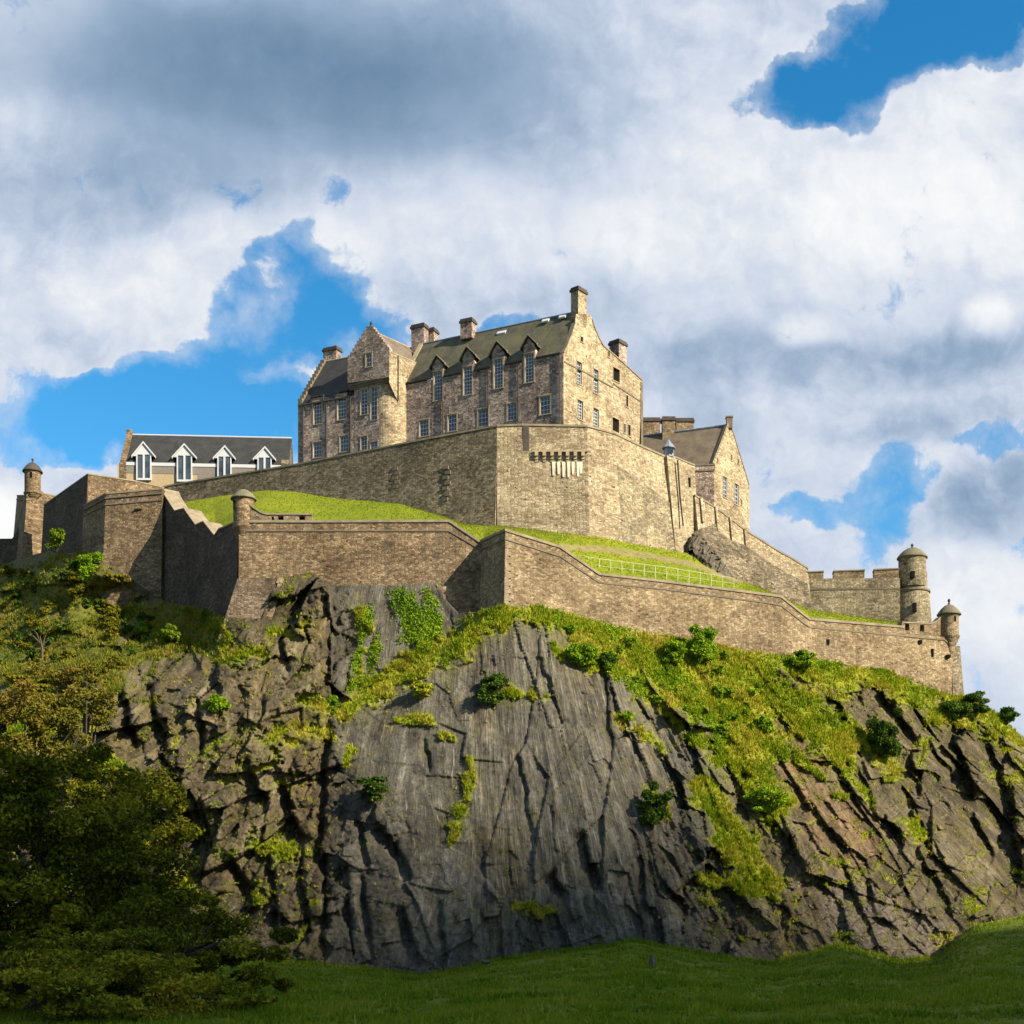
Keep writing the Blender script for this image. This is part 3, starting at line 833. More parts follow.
# the top runs back under the walls and falls away behind the castle
ext = [(2.5, 0.1), (6, 0.4), (30, 3.0), (70, 16.0)]
vx = (px - HX) * Yc / FPX; vz = CZ + (HY - py) * Yc / FPX
rowsX, rowsY, rowsZ = [vx], [Yc], [vz]
for dY, dZ in ext:
    rowsX.append(vx[-1:] * (Yc[-1:] + dY) / Yc[-1:]); rowsY.append(Yc[-1:] + dY); rowsZ.append(vz[-1:] - dZ)
vxa, vya, vza = np.concatenate(rowsX), np.concatenate(rowsY), np.concatenate(rowsZ)
def padr(a):
    return np.concatenate([a, np.repeat(a[-1:], len(ext), 0)])
def boxblur(z, r):
    for ax in (0, 1):
        pad = [(0, 0), (0, 0)]; pad[ax] = (r + 1, r)
        cs = np.cumsum(np.pad(z, pad, mode='edge'), axis=ax)
        z = (np.take(cs, range(2 * r + 1, cs.shape[ax]), axis=ax) - np.take(cs, range(0, cs.shape[ax] - 2 * r - 1), axis=ax)) / (2 * r + 1)
    return z
shade_dull = sstep(250 - px, 0, 60) * sstep(730 - py, 0, 30)  # left slope, where shade is put into the grass colour
halo = boxblur(boxblur(gm, 9), 9)
moss = np.clip(halo * 1.7, 0, 1) * sstep(fbm(px / 14, py / 22, 5, 191, .7) + .5 * nzf + .35 * halo, -.12, .22)
scree = sstep(1.2 - np.minimum(seg_dist(px, py, 850, 905, 930, 945)[0] / 34, seg_dist(px, py, 905, 935, 950, 945)[0] / 22) + nz, 0.1, 0.6)
ruddy = sstep(1.3 - seg_dist(px, py, 800, 770, 850, 850)[0] / 42 + 1.6 * nz, 0.2, 1.0)
pale = sstep(1.25 - np.minimum(seg_dist(px, py, 560, 650, 640, 800)[0] / 55, seg_dist(px, py, 500, 800, 520, 930)[0] / 40) + 1.4 * nz, 0.1, 1.2)
brownz = np.clip(sstep(335 - px, 0, 10) + sstep(px, 690, 760), 0, 1)
np_mesh("crag", np.stack([vxa.ravel(), vya.ravel(), vza.ravel()], -1), grid_faces(NR + len(ext), NC), [], None,
        attrs={'grass': padr(gm).ravel(), 'tone': padr(0.45 * i2 + 0.35 * i3 + 0.2 * i1).ravel(), 'crack': padr(crack).ravel(), 'scree': padr(scree).ravel(), 'ruddy': padr(ruddy).ravel(), 'pale': padr(pale).ravel(), 'moss': padr(moss).ravel(), 'dull': padr(shade_dull).ravel(), 'slab': padr(slab * (1 - gm)).ravel(), 'brown': padr(brownz).ravel()},
        uv=np.stack([padr(U).ravel() / 7.0, padr(V).ravel() / 7.0], -1))
crag = bpy.data.objects['crag']
tag(crag, "steep dark volcanic crag with grassy ledges under the castle walls", "crag", kind='structure')

m, gg, b = new_mat("crag rock", 0.85, 0.25)
def attr(gg, nme):
    return gg.n('ShaderNodeAttribute', attribute_name=nme).outputs['Fac']
uv = uvnode(gg)
ob = gg.n('ShaderNodeTexCoord').outputs['Object']
streak = gg.noise(gg.scale(uv, 1.0, 0.09), 1.3, 8, 0.7)
streak2 = gg.noise(gg.scale(uv, 1.0, 0.045), 4.2, 6, 0.7)
blot = gg.noise(ob, 0.22, 8, 0.7)
grain = gg.noise(ob, 1.5, 7, 0.75)
k = gg.m('ADD', gg.m('MULTIPLY', streak, 0.85), gg.m('MULTIPLY', blot, 0.40))
k = gg.m('ADD', k, gg.m('MULTIPLY', gg.m('SUBTRACT', grain, .5), 0.60))
k = gg.m('ADD', k, gg.m('MULTIPLY', gg.m('SUBTRACT', attr(gg, 'tone'), 0.5), 0.26))
k = gg.m('MULTIPLY_ADD', gg.m('SUBTRACT', k, 0.60), 1.75, 0.50)
grey = gg.ramp(k, [(0.12, (.016, .014, .012)), (0.36, (.046, .041, .033)), (0.62, (.092, .083, .066)), (0.98, (.21, .19, .15))])
brn = gg.ramp(k, [(0.10, (.014, .010, .006)), (0.36, (.050, .037, .020)), (0.62, (.105, .080, .044)), (0.98, (.25, .20, .115))])
col = gg.mix(gg.m('MULTIPLY', attr(gg, 'brown'), 0.85), grey, brn)
col = gg.mix(gg.m('MULTIPLY', attr(gg, 'pale'), 0.5), col, gg.mix(1.0, col, (1.45, 1.4, 1.28), 'MULTIPLY'))
col = gg.mix(gg.m('MULTIPLY', attr(gg, 'ruddy'), 0.7), col, gg.ramp(k, [(0.25, (.05, .03, .016)), (0.5, (.16, .098, .055)), (0.75, (.30, .19, .11))]))
vein = gg.rng(streak2, 0.58, 0.68)
col = gg.mix(gg.m('MULTIPLY', vein, gg.m('MULTIPLY_ADD', attr(gg, 'slab'), .35, .4)), col, (.30, .28, .225))
wet = gg.rng(gg.noise(gg.scale(uv, 1.0, 0.06), 0.8, 6, .65), 0.54, 0.66)
col = gg.mix(gg.m('MULTIPLY', wet, 0.5), col, (.03, .027, .024))
olv = gg.rng(gg.noise(gg.scale(ob, 1, 1, .5), 0.13, 6, .7), 0.48, 0.66)
col = gg.mix(gg.m('MULTIPLY', olv, 0.45), col, gg.mix(1.0, col, (1.15, .95, .55), 'MULTIPLY'))
lich = gg.rng(gg.noise(ob, 0.45, 7, .72), 0.50, 0.68)
col = gg.mix(gg.m('MULTIPLY', lich, gg.m('MULTIPLY_ADD', attr(gg, 'brown'), .35, .35)), col, (.12, .105, .02))
col = gg.mix(gg.m('MULTIPLY', attr(gg, 'crack'), 0.5), col, (.018, .015, .012))
col = gg.mix(gg.m('MULTIPLY', attr(gg, 'scree'), 0.85), col, gg.ramp(gg.noise(ob, 1.6, 6, .75), [(.3, (.04, .03, .022)), (.5, (.12, .092, .065)), (.7, (.26, .21, .16))]))
mcol = gg.ramp(grain, [(.32, (.035, .040, .006)), (.5, (.105, .105, .012)), (.68, (.20, .165, .035))])
col = gg.mix(gg.m('MULTIPLY', attr(gg, 'moss'), gg.rng(grain, .30, .62, .25, .95)), col, mcol)
gcol = gg.ramp(gg.m('ADD', gg.m('MULTIPLY', gg.noise(ob, 0.16, 5, .6), .7), gg.m('MULTIPLY', gg.noise(ob, 1.4, 5, .75), .35)),
               [(.30, (.08, .125, .006)), (.44, (.18, .225, .010)), (.58, (.26, .27, .015)), (.72, (.33, .265, .05))])
gcol = gg.mix(gg.m('MULTIPLY', attr(gg, 'dull'), .7), gcol, gg.ramp(gg.m('ADD', gg.m('MULTIPLY', gg.noise(ob, .2, 5, .65), .6), gg.m('MULTIPLY', grain, .4)), [(.34, (.020, .030, .005)), (.48, (.055, .058, .010)), (.62, (.12, .095, .025))]))  # darker grass tone stands in for shade on the left slope
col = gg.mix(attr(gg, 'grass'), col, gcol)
gg.put(b.inputs['Base Color'], col)
h = gg.m('ADD', gg.m('MULTIPLY', streak, 0.7), gg.m('MULTIPLY', streak2, 0.5))
h = gg.m('ADD', h, gg.m('MULTIPLY', grain, gg.m('MULTIPLY_ADD', attr(gg, 'slab'), -0.7, 1.05)))
bump(gg, b, h, 1.0, 0.6)
crag.data.materials.append(m)

# tufts, ferns and scrub growing on the crag
cellN = (NR * NC)
dens = (gm.ravel() ** 2) * (1 - .45 * (sstep(150 - px, 0, 40) * sstep(720 - py, 0, 40)).ravel()) * (0.35 + 1.0 * sstep(fbm(px / 12, py / 9, 3, 81), -0.15, 0.2)).ravel()
dens = dens * (np.abs(px.ravel() - 512) < 560)
dens /= dens.sum()
def scatter(n, seed, dn):
    r_ = np.random.default_rng(seed)
    id_ = r_.choice(cellN, n, p=dn)
    return np.stack([vx.ravel()[id_] + r_.normal(0, .1, n), Yc.ravel()[id_] - 0.05, vz.ravel()[id_] + r_.normal(0, .1, n)], -1), id_
dl_ = shade_dull.ravel()
matD = leafmat('shade-toned grass', [(0.08, (.035, .060, .006)), (0.36, (.095, .120, .010)), (0.58, (.19, .185, .018)), (0.78, (.27, .205, .035)), (.95, (.28, .18, .05))])  # darker blades that carry the left slope's shade in their colour
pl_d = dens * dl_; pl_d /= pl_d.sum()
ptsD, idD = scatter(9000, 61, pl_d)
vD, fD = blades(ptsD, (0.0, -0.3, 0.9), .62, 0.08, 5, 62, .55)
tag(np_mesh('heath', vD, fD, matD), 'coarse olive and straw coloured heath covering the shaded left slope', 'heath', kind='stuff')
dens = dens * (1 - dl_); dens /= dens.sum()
pts, id_ = scatter(36000, 5, dens)
v_, f_ = blades(pts, (0.0, -0.35, 0.9), 0.42 + 0.3 * np.clip(fbm(px / 18, py / 18, 3, 87).ravel()[id_] + .4, 0, 1), 0.07, 5, 6, .45)
dn2 = (np.clip(fbm(px / 9, py / 7, 4, 85, .7) - .04, 0, 1) * (np.clip(rough_zone, 0, 1) + .12) * (np.abs(px - 512) < 540)).ravel(); dn2 /= dn2.sum()
pts2, id2 = scatter(9000, 55, dn2)
v2, f2_ = blades(pts2, (0.0, -0.35, 0.7), .38, 0.06, 4, 56, .5)
f_ = np.concatenate([f_, f2_ + len(v_)]); v_ = np.concatenate([v_, v2])
tag(np_mesh("slope_grass", v_, f_, M['turf']), "rough yellow green grass growing on the ledges and slopes of the crag", "grass", kind='stuff')
lush = (sstep(1.2 - np.minimum.reduce([seg_dist(px, py, *s_[:4])[0] / s_[4] for s_ in [(x0, y0, x1, y1, r) for (x0, y0, x1, y1, r) in
        [(400, 602, 425, 640, 16), (432, 598, 436, 630, 11), (376, 640, 372, 670, 6), (560, 618, 620, 632, 8), (690, 640, 710, 660, 16), (640, 650, 690, 690, 10), (800, 655, 835, 665, 9), (755, 795, 770, 808, 9), (150, 630, 180, 640, 8), (370, 610, 350, 690, 5), (600, 660, 640, 690, 8), (690, 690, 720, 740, 9)]]]) + 2.0 * nzs + 1.4 * nz, 0.1, 0.9)).ravel() ** 1.5
lush = lush / lush.sum()
pts, id_ = scatter(26000, 8, lush)
pts[:, 1] -= np.abs(np.random.default_rng(3).normal(0, .16, len(pts))); pts[:, 2] += np.random.default_rng(4).normal(0, .2, len(pts))
v_, f_ = leaves(pts, 0.17, 9)
tag(np_mesh("creeping_ivy", v_, f_, M['turf_lush']), "bright green creepers and ferns spread over the crag face and wall foot", "creeper", kind='stuff')

# ------------------------------------------------------------------ lawn at the foot and the land round about
LX, LY = 330, 210
def lawn_z(x, y):
    pxx = np.clip(x / np.maximum(y, 25) * FPX + HX, -220, 1250)
    fp = interp(FOOT, pxx); fY = interp(FOOT, pxx, 2)
    zf = CZ + (HY - fp) * fY / FPX - 0.3
    t = np.clip((y - 55) / (fY - 55), 0, 1.25)
    z0 = 1.35 + 0.0 * x
    t2 = t ** 1.6
    z_ = z0 * (1 - t2) + zf * t2 + 0.4 * fbm(x / 7, y / 7, 4, 91) * (1 - .6 * sstep(t, .9, 1)) + .12 * fbm(x / 1.6, y / 1.6, 3, 92)
    return z_
ys = np.concatenate([np.linspace(-40, 54, 20), np.linspace(55, 230, LY - 20)])
xs = np.linspace(-150, 150, LX)
X, Yg = np.meshgrid(xs, ys)
Z = lawn_z(X, Yg)
Z = np.where(Yg > interp(FOOT, np.clip(X / np.maximum(Yg, 25) * FPX + HX, -220, 1250), 2) + 8, Z - 1.5, Z)
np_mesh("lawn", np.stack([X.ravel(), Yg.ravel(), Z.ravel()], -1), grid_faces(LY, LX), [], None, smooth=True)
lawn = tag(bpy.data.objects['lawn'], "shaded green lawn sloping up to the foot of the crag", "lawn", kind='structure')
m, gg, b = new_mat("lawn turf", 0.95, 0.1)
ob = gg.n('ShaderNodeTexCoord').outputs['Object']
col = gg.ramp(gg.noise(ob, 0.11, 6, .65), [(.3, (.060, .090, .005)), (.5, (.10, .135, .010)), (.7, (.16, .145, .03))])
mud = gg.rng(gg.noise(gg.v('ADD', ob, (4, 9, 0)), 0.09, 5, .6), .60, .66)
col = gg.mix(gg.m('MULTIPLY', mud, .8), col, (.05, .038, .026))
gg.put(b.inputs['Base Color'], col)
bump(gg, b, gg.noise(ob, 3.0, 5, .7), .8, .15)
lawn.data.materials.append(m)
r_ = np.random.default_rng(15)
N = 62000
yy = 62 * (188 / 62) ** r_.uniform(0, 1, N)
xx = r_.uniform(-0.40, 0.42, N) * yy
fYs = interp(FOOT, np.clip(xx / yy * FPX + HX, -220, 1250), 2)
ok = yy < fYs + 0.3
xx, yy = xx[ok], yy[ok]
cl = fbm(xx / 2.6, yy / 4.5, 4, 97, .6)
ok = r_.uniform(-.35, .45, len(xx)) < cl + .1
xx, yy, cl = xx[ok], yy[ok], cl[ok]
ne = 5200        # taller growth along the foot of the rock
ex = r_.uniform(-62, 72, ne); eY = interp(FOOT, np.clip(ex / 178 * FPX + HX, -220, 1250), 2) + r_.normal(-1.2, 1.3, ne)
xx = np.concatenate([xx, ex]); yy = np.concatenate([yy, eY]); hh_ = np.concatenate([np.clip(.36 + 1.0 * cl, .16, 1.1), r_.uniform(.3, 1.0, ne)])
pts = np.stack([xx, yy, lawn_z(xx, yy) - .03], -1)
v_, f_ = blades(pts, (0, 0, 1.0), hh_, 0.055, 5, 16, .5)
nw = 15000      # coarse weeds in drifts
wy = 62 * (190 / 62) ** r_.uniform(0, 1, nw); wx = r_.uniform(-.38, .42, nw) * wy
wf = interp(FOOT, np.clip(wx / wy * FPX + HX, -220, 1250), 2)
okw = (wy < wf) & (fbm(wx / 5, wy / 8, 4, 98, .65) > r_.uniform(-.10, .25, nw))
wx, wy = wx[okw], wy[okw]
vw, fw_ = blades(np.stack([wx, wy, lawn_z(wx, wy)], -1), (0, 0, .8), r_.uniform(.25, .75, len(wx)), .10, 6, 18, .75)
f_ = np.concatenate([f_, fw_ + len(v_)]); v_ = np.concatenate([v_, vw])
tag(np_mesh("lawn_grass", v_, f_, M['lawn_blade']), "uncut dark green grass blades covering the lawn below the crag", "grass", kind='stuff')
gmb = MB(); gmb.box(-4200, 4200, -3000, 6000, -2.5, -1.5)
m, gg, b = new_mat("far ground", .95, .1)
ob = gg.n('ShaderNodeTexCoord').outputs['Object']
gg.put(b.inputs['Base Color'], gg.ramp(gg.noise(ob, .01, 5), [(.35, (.03, .05, .012)), (.65, (.07, .075, .03))]))
tag(gmb.build("ground", m), "flat ground reaching away round the crag", "ground", kind='structure')

# ------------------------------------------------------------------ grass terrace between the two rings of wall
LOWR = [(150, 496, 226), (168, 502, 222.6), (176, 513, 220.5), (196, 528, 213), (215, 538, 206.5), (237, 532, 200.5), (255, 522, 199.6), (312, 526, 199.6), (449, 526, 199.6), (470, 537, 199.6), (484, 546, 199), (505, 537, 194.5),
        (560, 551, 196.5), (600, 577, 199.5), (665, 587, 203), (770, 601, 209), (781, 603, 210), (809, 624, 212.5), (896, 633, 219), (940, 640, 222)]
UPPR = [(150, 500, 240), (168, 500, 240), (178, 503, 239.5), (220, 496, 235.5), (266, 490, 231.5), (294, 491, 229.2), (317, 495, 227.3), (340, 498, 225.4), (400, 503, 220.6), (447, 518, 216.6), (460, 524, 215.5), (497, 526, 212.6),
        (517, 528, 212), (600, 537, 212), (645, 546, 217), (686, 553, 222), (733, 577, 228.5), (770, 592, 232), (808, 609, 235.5), (894, 622, 234), (940, 628, 233)]
TC, TR = 500, 60
tx = np.linspace(150, 940, TC)
t = np.linspace(0, 1, TR)[:, None]
ly, lY = interp(LOWR, tx), interp(LOWR, tx, 2); uy, uY = interp(UPPR, tx), interp(UPPR, tx, 2)
lz = CZ + (HY - ly) * lY / FPX; uz = CZ + (HY - uy) * uY / FPX
TYv = lY + (uY - lY) * t
TZv = lz + (uz - lz) * t + 0.35 * np.sin(np.pi * t)
TXv = (tx - HX) * TYv / FPX
TZv = TZv + .25 * fbm(TXv / 5, TYv / 5, 4, 95) * np.sin(np.pi * t)
tpy = HY - (TZv - CZ) * FPX / TYv
tpx = np.tile(tx, (TR, 1))
pth = np.minimum.reduce([seg_dist(tpx, tpy, *s_)[0] / r for s_, r in [((560, 547, 600, 549), 3.0), ((600, 549, 650, 556), 3.0), ((650, 556, 690, 564), 2.6), ((690, 564, 740, 582), 2.2)]])
pth = sstep(1.3 - pth + 0.7 * fbm(tpx / 8, tpy / 3, 3, 96), 0, .6)
np_mesh("terrace", np.stack([TXv.ravel(), TYv.ravel(), TZv.ravel()], -1), grid_faces(TR, TC), [], None, smooth=True, attrs={'path': pth.ravel()})
ter = tag(bpy.data.objects['terrace'], "bright mown grass terrace between the lower and upper castle walls", "terrace", kind='structure')
m, gg, b = new_mat("terrace turf", .95, .1)
ob = gg.n('ShaderNodeTexCoord').outputs['Object']
col = gg.ramp(gg.m('ADD', gg.m('MULTIPLY', gg.noise(ob, .12, 5, .6), .6), gg.m('MULTIPLY', gg.noise(gg.scale(ob, 1, .6, 1), 1.5, 5, .7), .4)), [(.35, (.085, .125, .008)), (.5, (.135, .165, .010)), (.65, (.185, .190, .014))])
col = gg.mix(gg.m('MULTIPLY', attr(gg, 'path'), .85), col, gg.ramp(gg.noise(ob, 1.2, 5, .7), [(.3, (.10, .08, .035)), (.7, (.24, .19, .10))]))
gg.put(b.inputs['Base Color'], col)
bump(gg, b, gg.noise(ob, 2.5, 5, .7), .6, .12)
ter.data.materials.append(m)
r_ = np.random.default_rng(25)
ids = r_.integers(0, TR * TC, 24000)
ids = ids[pth.ravel()[ids] < .4]
pts = np.stack([TXv.ravel()[ids] + r_.normal(0, .12, len(ids)), TYv.ravel()[ids] + r_.normal(0, .2, len(ids)), TZv.ravel()[ids]], -1)
v_, f_ = blades(pts, (0, 0, 1.0), .16, .05, 3, 26, .5)
m_tg = leafmat("mown grass", [(.1, (.09, .13, .008)), (.5, (.135, .165, .010)), (.9, (.19, .195, .016))])
tag(np_mesh("terrace_grass", v_, f_, m_tg), "short bright grass blades on the terrace between the walls", "grass", kind='stuff')
# ------------------------------------------------------------------ lower ring of walls
def wall_thing(name, label, cat, pts, mat, thick=1.6, batter=0.0, cope=(0.16, 0.35), string=None, group=None, cope_back=None):
    t0 = P(pts[0][0], pts[0][2], pts[0][3])
    th = thing(name, label, cat, t0, group)
    mb = MB(); top, n_ = curtain(mb, pts, thick, batter)
    th_w = mb.build('wall', M[mat], th)
    if cope:
        mb = MB(); band(mb, top, cope[0], cope[1], (thick if cope_back is None else cope_back) + .15, .10, n_=n_); mb.build('coping', M['coping'], th)
    if string:
        mb = MB(); band(mb, rows3(pts, string), .17, .24, .3, 0, n_=n_); mb.build('string_course', M['dressed_dark'], th)
    return th, top, n_

Yw = 197.0
fl = [(239.0, 521, 625, Yw), (253.7, 521, 625, Yw), (312, 521, 622, Yw), (449, 520.5, 622, Yw), (483, 543.5, 640, Yw)]
front_wall, ft, fn = wall_thing('curtain_wall', "brown rubble wall with flat parapet running right from the small sentry turret", "wall", fl, 'stone_brown',
                                string=[530, 530, 530, 530, 550], batter=.5)
# raised length of parapet with gun slots
pl = Plane((239, Yw), (483, Yw))
mb = MB()
o_ = [pl.sz(*a) for a in [(250, 521.4), (250, 505), (256, 509), (261, 512.3), (267, 514), (312, 514), (312, 521.4)]]
hl = [pl.rect(278, 516, 283.6, 520.6), pl.rect(299, 516, 305, 520.6), pl.rect(271.5, 516.5, 274, 520.5)]
facade(mb, pl, o_, hl, .9)
pl2 = Plane((243, Yw), (483, Yw)); 
for i in range(len(o_)):
    a, c = o_[i], o_[(i + 1) % len(o_)]
    mb.face([pl.p(*a), pl.p(*c), pl.p(*c, -1.0), pl.p(*a, -1.0)])
facade_b = MB()
mb.build('parapet', M['stone_pale'], front_wall)
mb = MB(); band(mb, [pl.p(*q_) for q_ in o_[1:6]], .12, .22, 1.1, .08); mb.build('parapet_coping', M['coping'], front_wall)
for hrc in hl:
    void_panel(front_wall, pl, hrc, .8)
# masonry buttress carrying the corner
tl, tr = P(237.5, 578.5, 195.0), P(283, 577.5, 195.0)
bl, br_ = P(212, 658, 193.6), P(259, 658, 192.6)
bu = thing('buttress', "sloping masonry buttress below the corner sentry turret, set into the crag", "buttress", bl)
mb = MB()
mb.hexa([bl, br_, Vector((br_.x + 1, br_.y + 8, br_.z)), Vector((bl.x + 1, bl.y + 10, bl.z))], [tl, tr, Vector((tr.x, tr.y + 4, tr.z)), Vector((tl.x, tl.y + 4, tl.z))])
mb.build('body', M['stone_buttress'], bu)
mb = MB()
for k in range(14):
    f0, f1_ = k / 14, (k + .94) / 14
    a_, e_ = br_.lerp(tr, f0), br_.lerp(tr, f1_); L = .7 if k % 2 else .45
    dn = Vector((0, -.1, 0))
    mb.hexa([a_ + Vector((-L, -.1, 0)), a_ + Vector((.12, -.1, 0)), a_ + Vector((.12, 1.2, 0)), a_ + Vector((-L, 1.2, 0))], [e_ + Vector((-L, -.1, 0)), e_ + Vector((.12, -.1, 0)), e_ + Vector((.12, 1.2, 0)), e_ + Vector((-L, 1.2, 0))])
mb.build('quoins', M['stone_pale'], bu)

rt = [(480.5, 541, 640, 197.4), (505.5, 529.5, 650, 191.2), (560, 546.5, 650, 194.6), (599, 573.5, 650, 197.0), (665, 581, 665, 200.6), (770, 594.5, 690, 206.4), (780.5, 596, 690, 207), (809, 618.5, 690, 209.6), (903.8, 626.5, 700, 216), (904.2, 633, 700, 216.03), (944, 637, 725, 219), (953.5, 645, 725, 220.3)]
long_wall, lt, ln = wall_thing('curtain_wall', "long pale rubble wall with raked parapet, from the projecting corner to the far right sentry turret", "wall", rt, 'stone_pale', cope=None,
                               string=[549.5, 538, 555.5, 581.8, 588.5, 602.5, 604.5, 626.5, 635.3, 635.4, 639, 648], batter=.7)
mb = MB(); band(mb, lt[:9], .16, .35, 1.75, .10, n_=ln[:9]); mb.build('coping', M['coping'], long_wall)
# raised parapet with two arched openings near the end turret
pl = Plane((904, 216), (944, 219))
mb = MB()
o_ = [pl.sz(*a) for a in [(902, 636), (902, 621.9), (906, 622.3), (931, 623.3), (936.5, 621), (940.5, 617), (940.5, 640)]]
def arch_hole(pl, px0, py0, px1, py1):
    return pl.rect(px0, py0, px1, py1)
hl = [pl.rect(905, 623.8, 909.4, 630.5), pl.rect(920, 624.8, 924.2, 631.5)]
for rc in hl: pass
facade(mb, pl, o_, hl, .9)
for i in range(len(o_)):
    a, c = o_[i], o_[(i + 1) % len(o_)]
    mb.face([pl.p(*a), pl.p(*c), pl.p(*c, -1.0), pl.p(*a, -1.0)])
mb.build('parapet', M['stone_pale'], long_wall)
for hrc in hl:
    void_panel(long_wall, pl, hrc, .8)
mb = MB(); band(mb, [pl.p(*q_) for q_ in o_[1:6]], .1, .2, 1.1, .06); mb.build('parapet_coping', M['coping'], long_wall)
for (a, c, d_, e) in [(826, 640, 829, 645), (918, 640.5, 921.5, 644), (931, 649, 933, 657), (946, 655, 950, 658)]:
    q_ = P((a + c - 0) / 1 if False else (a + d_) / 2, (c + e) / 2, 0.0 + np.interp((a + d_) / 2, [809, 904, 944], [209.6, 216, 219]))
    mb = MB(); hw = (d_ - a) / 2 * .155; hh = (e - c) / 2 * .155
    mb.box(q_.x - hw, q_.x + hw, q_.y - .42, q_.y + .4, q_.z - hh, q_.z + hh)
    mb.build('drain_hole', M['void'], long_wall)
# quoins up the projecting corner
mb = MB()
for k in range(20):
    z = zat(606, 191.6) + k * 0.52
    if z > zat(540, 191.6): break
    L = 0.75 if k % 2 else 0.45
    p = P(505.5, 560, 191.6); bt = .7 * (zat(530, 191.6) - z) / (zat(530, 191.6) - zat(650, 191.6))
    mb.box(p.x - .10, p.x + L, p.y - .25 - bt * 1.45, p.y + .3, z, z + .47)
mb.build('quoins', M['dressed'], long_wall)

def sentry(label, px, Y, r, rows, mats=('stone_brown', 'stone_roof'), slit=None, tail=True, rake=0):
    """corbelled round turret: rows = finial top, roof apex, eaves, corbel top, corbel foot"""
    fz, az, ez, cz, bz = [zat(a, Y) for a in rows]
    c = P(px, rows[4], Y)
    th = thing('sentry_turret', label, 'turret', (c.x, c.y, bz - 1.0))
    mb = MB()
    mb.lathe(c, [(0.02, bz - 2.2), (r * .55, bz - .6), (r * .62, bz), (r * .80, bz + (cz - bz) * .33), (r * .80, bz + (cz - bz) * .36), (r * .96, bz + (cz - bz) * .66), (r * .96, bz + (cz - bz) * .7), (r * 1.12, cz - .05), (r * 1.12, cz + .12), (r, cz + .13),
                 (r, ez - .3), (r * 1.04, ez - .28), (r * 1.04, ez)], 28)
    mb.build('wall', M[mats[0]], th)
    H = az - ez
    mb = MB()
    mb.lathe(c, [(r * 1.0, ez), (r * 1.26, ez + .02), (r * 1.27, ez + .16), (r * 1.12, ez + H * .28), (r * .86, ez + H * .58), (r * .5, ez + H * .86), (r * .16, az), (0.01, az + .02)], 28)
    rf = mb.build('roof', M[mats[1]], th)
    mb = MB()
    hf = fz - az
    mb.lathe(c, [(.22, az - .1), (.16, az + hf * .25), (.12, az + hf * .35), (.24, az + hf * .6), (.2, az + hf * .8), (.01, fz)], 10)
    mb.build('finial', M['soot_cap'], rf)
    for (dpx, p0, p1, hw) in (slit or []):
        q_ = P(px + dpx, (p0 + p1) / 2, Y)
        dxr = q_.x - c.x
        yy_ = c.y - math.sqrt(max(.05, r * r - dxr * dxr))
        mb = MB(); z0, z1 = zat(p1, Y), zat(p0, Y)
        mb.box(q_.x - hw, q_.x + hw, yy_ - .04, yy_ + .5, z0, z1)
        mb.build('window', M['void'], th)
    return th
sentry("brown sentry turret on the near corner, rising against the bright terrace grass", 243.7, 198.0, 1.45, (488, 489.5, 500, 528, 541), ('stone_brown', 'stone_roof'), [(-7.2, 502.5, 511.5, .28)])
s2 = sentry("pale sentry turret with ball finial at the far right end of the long wall", 949, 220.3, 1.48, (598.5, 604.5, 615.5, 637, 648), ('stone_pale', 'stone_roof'), [(3, 618, 623, .2)])
s3 = sentry("small dark sentry turret seen against the sky at the far left", 32.6, 251.5, 1.40, (458, 462.5, 472.5, 494, 499), ('stone_brown', 'soot_cap'), [(1, 474, 480, .2)])
# battered quoin pier under the right turret, end return of the long wall
mb = MB()
a = P(952, 646, 220.2); c = P(960, 646, 221); e = P(964.5, 702, 222.3); f = P(953, 702, 219.2)
mb.hexa([f, e, Vector((e.x, e.y + 6, e.z)), Vector((f.x, f.y + 6, f.z))], [a, c, Vector((c.x, c.y + 4, c.z)), Vector((a.x - 2, a.y + 4, a.z))])
a = P(936, 640, 218.4); c = P(953, 646, 220.2); e = P(955, 705, 219.4)
mb.build('end_pier', M['stone_dark'], long_wall)

# stepped wall climbing from the near turret to the left bastion
sw = [(162.5, 489, 640, 222), (165, 495.5, 640, 221.2), (175, 511, 640, 217.6), (184, 508.5, 640, 214.6), (195.7, 525, 640, 210.8), (203.5, 521.5, 640, 208.2), (214.6, 535.5, 640, 204.6), (219, 529, 640, 203.0), (238.9, 520.5, 640, 197.3)]
wall_thing('stepped_wall', "dark wall with zigzag raked top, between the near sentry turret and the left bastion", "wall", sw, 'stone_shaded', 2.6, .6, cope=(.1, .2))

# left bastion
tb = [(84, 505.5, 600, 229), (106, 493.5, 600, 222), (162.5, 488.5, 640, 220.6)]
lb, tt_, tn_ = wall_thing('bastion', "square left bastion with two mouldings, its front half crossed by a slanting shadow", "bastion", tb, 'stone_brown', 5.0, .9, cope=(.1, .25), cope_back=1.0)
mb = MB()
for rr in ([510, 497.8, 492.8], [515.5, 504.3, 499.5]):
    mb = MB(); band(mb, rows3(tb, rr), .22, .2, .2, 0, n_=tn_); mb.build('string_course', M['dressed_dark'], lb)
q_ = P(139, 511, 221.6)
mb = MB(); mb.box(q_.x - .55, q_.x + .55, q_.y - .75, q_.y - .3, q_.z - .12, q_.z + .14); mb.build('drain_hole', M['void'], lb)

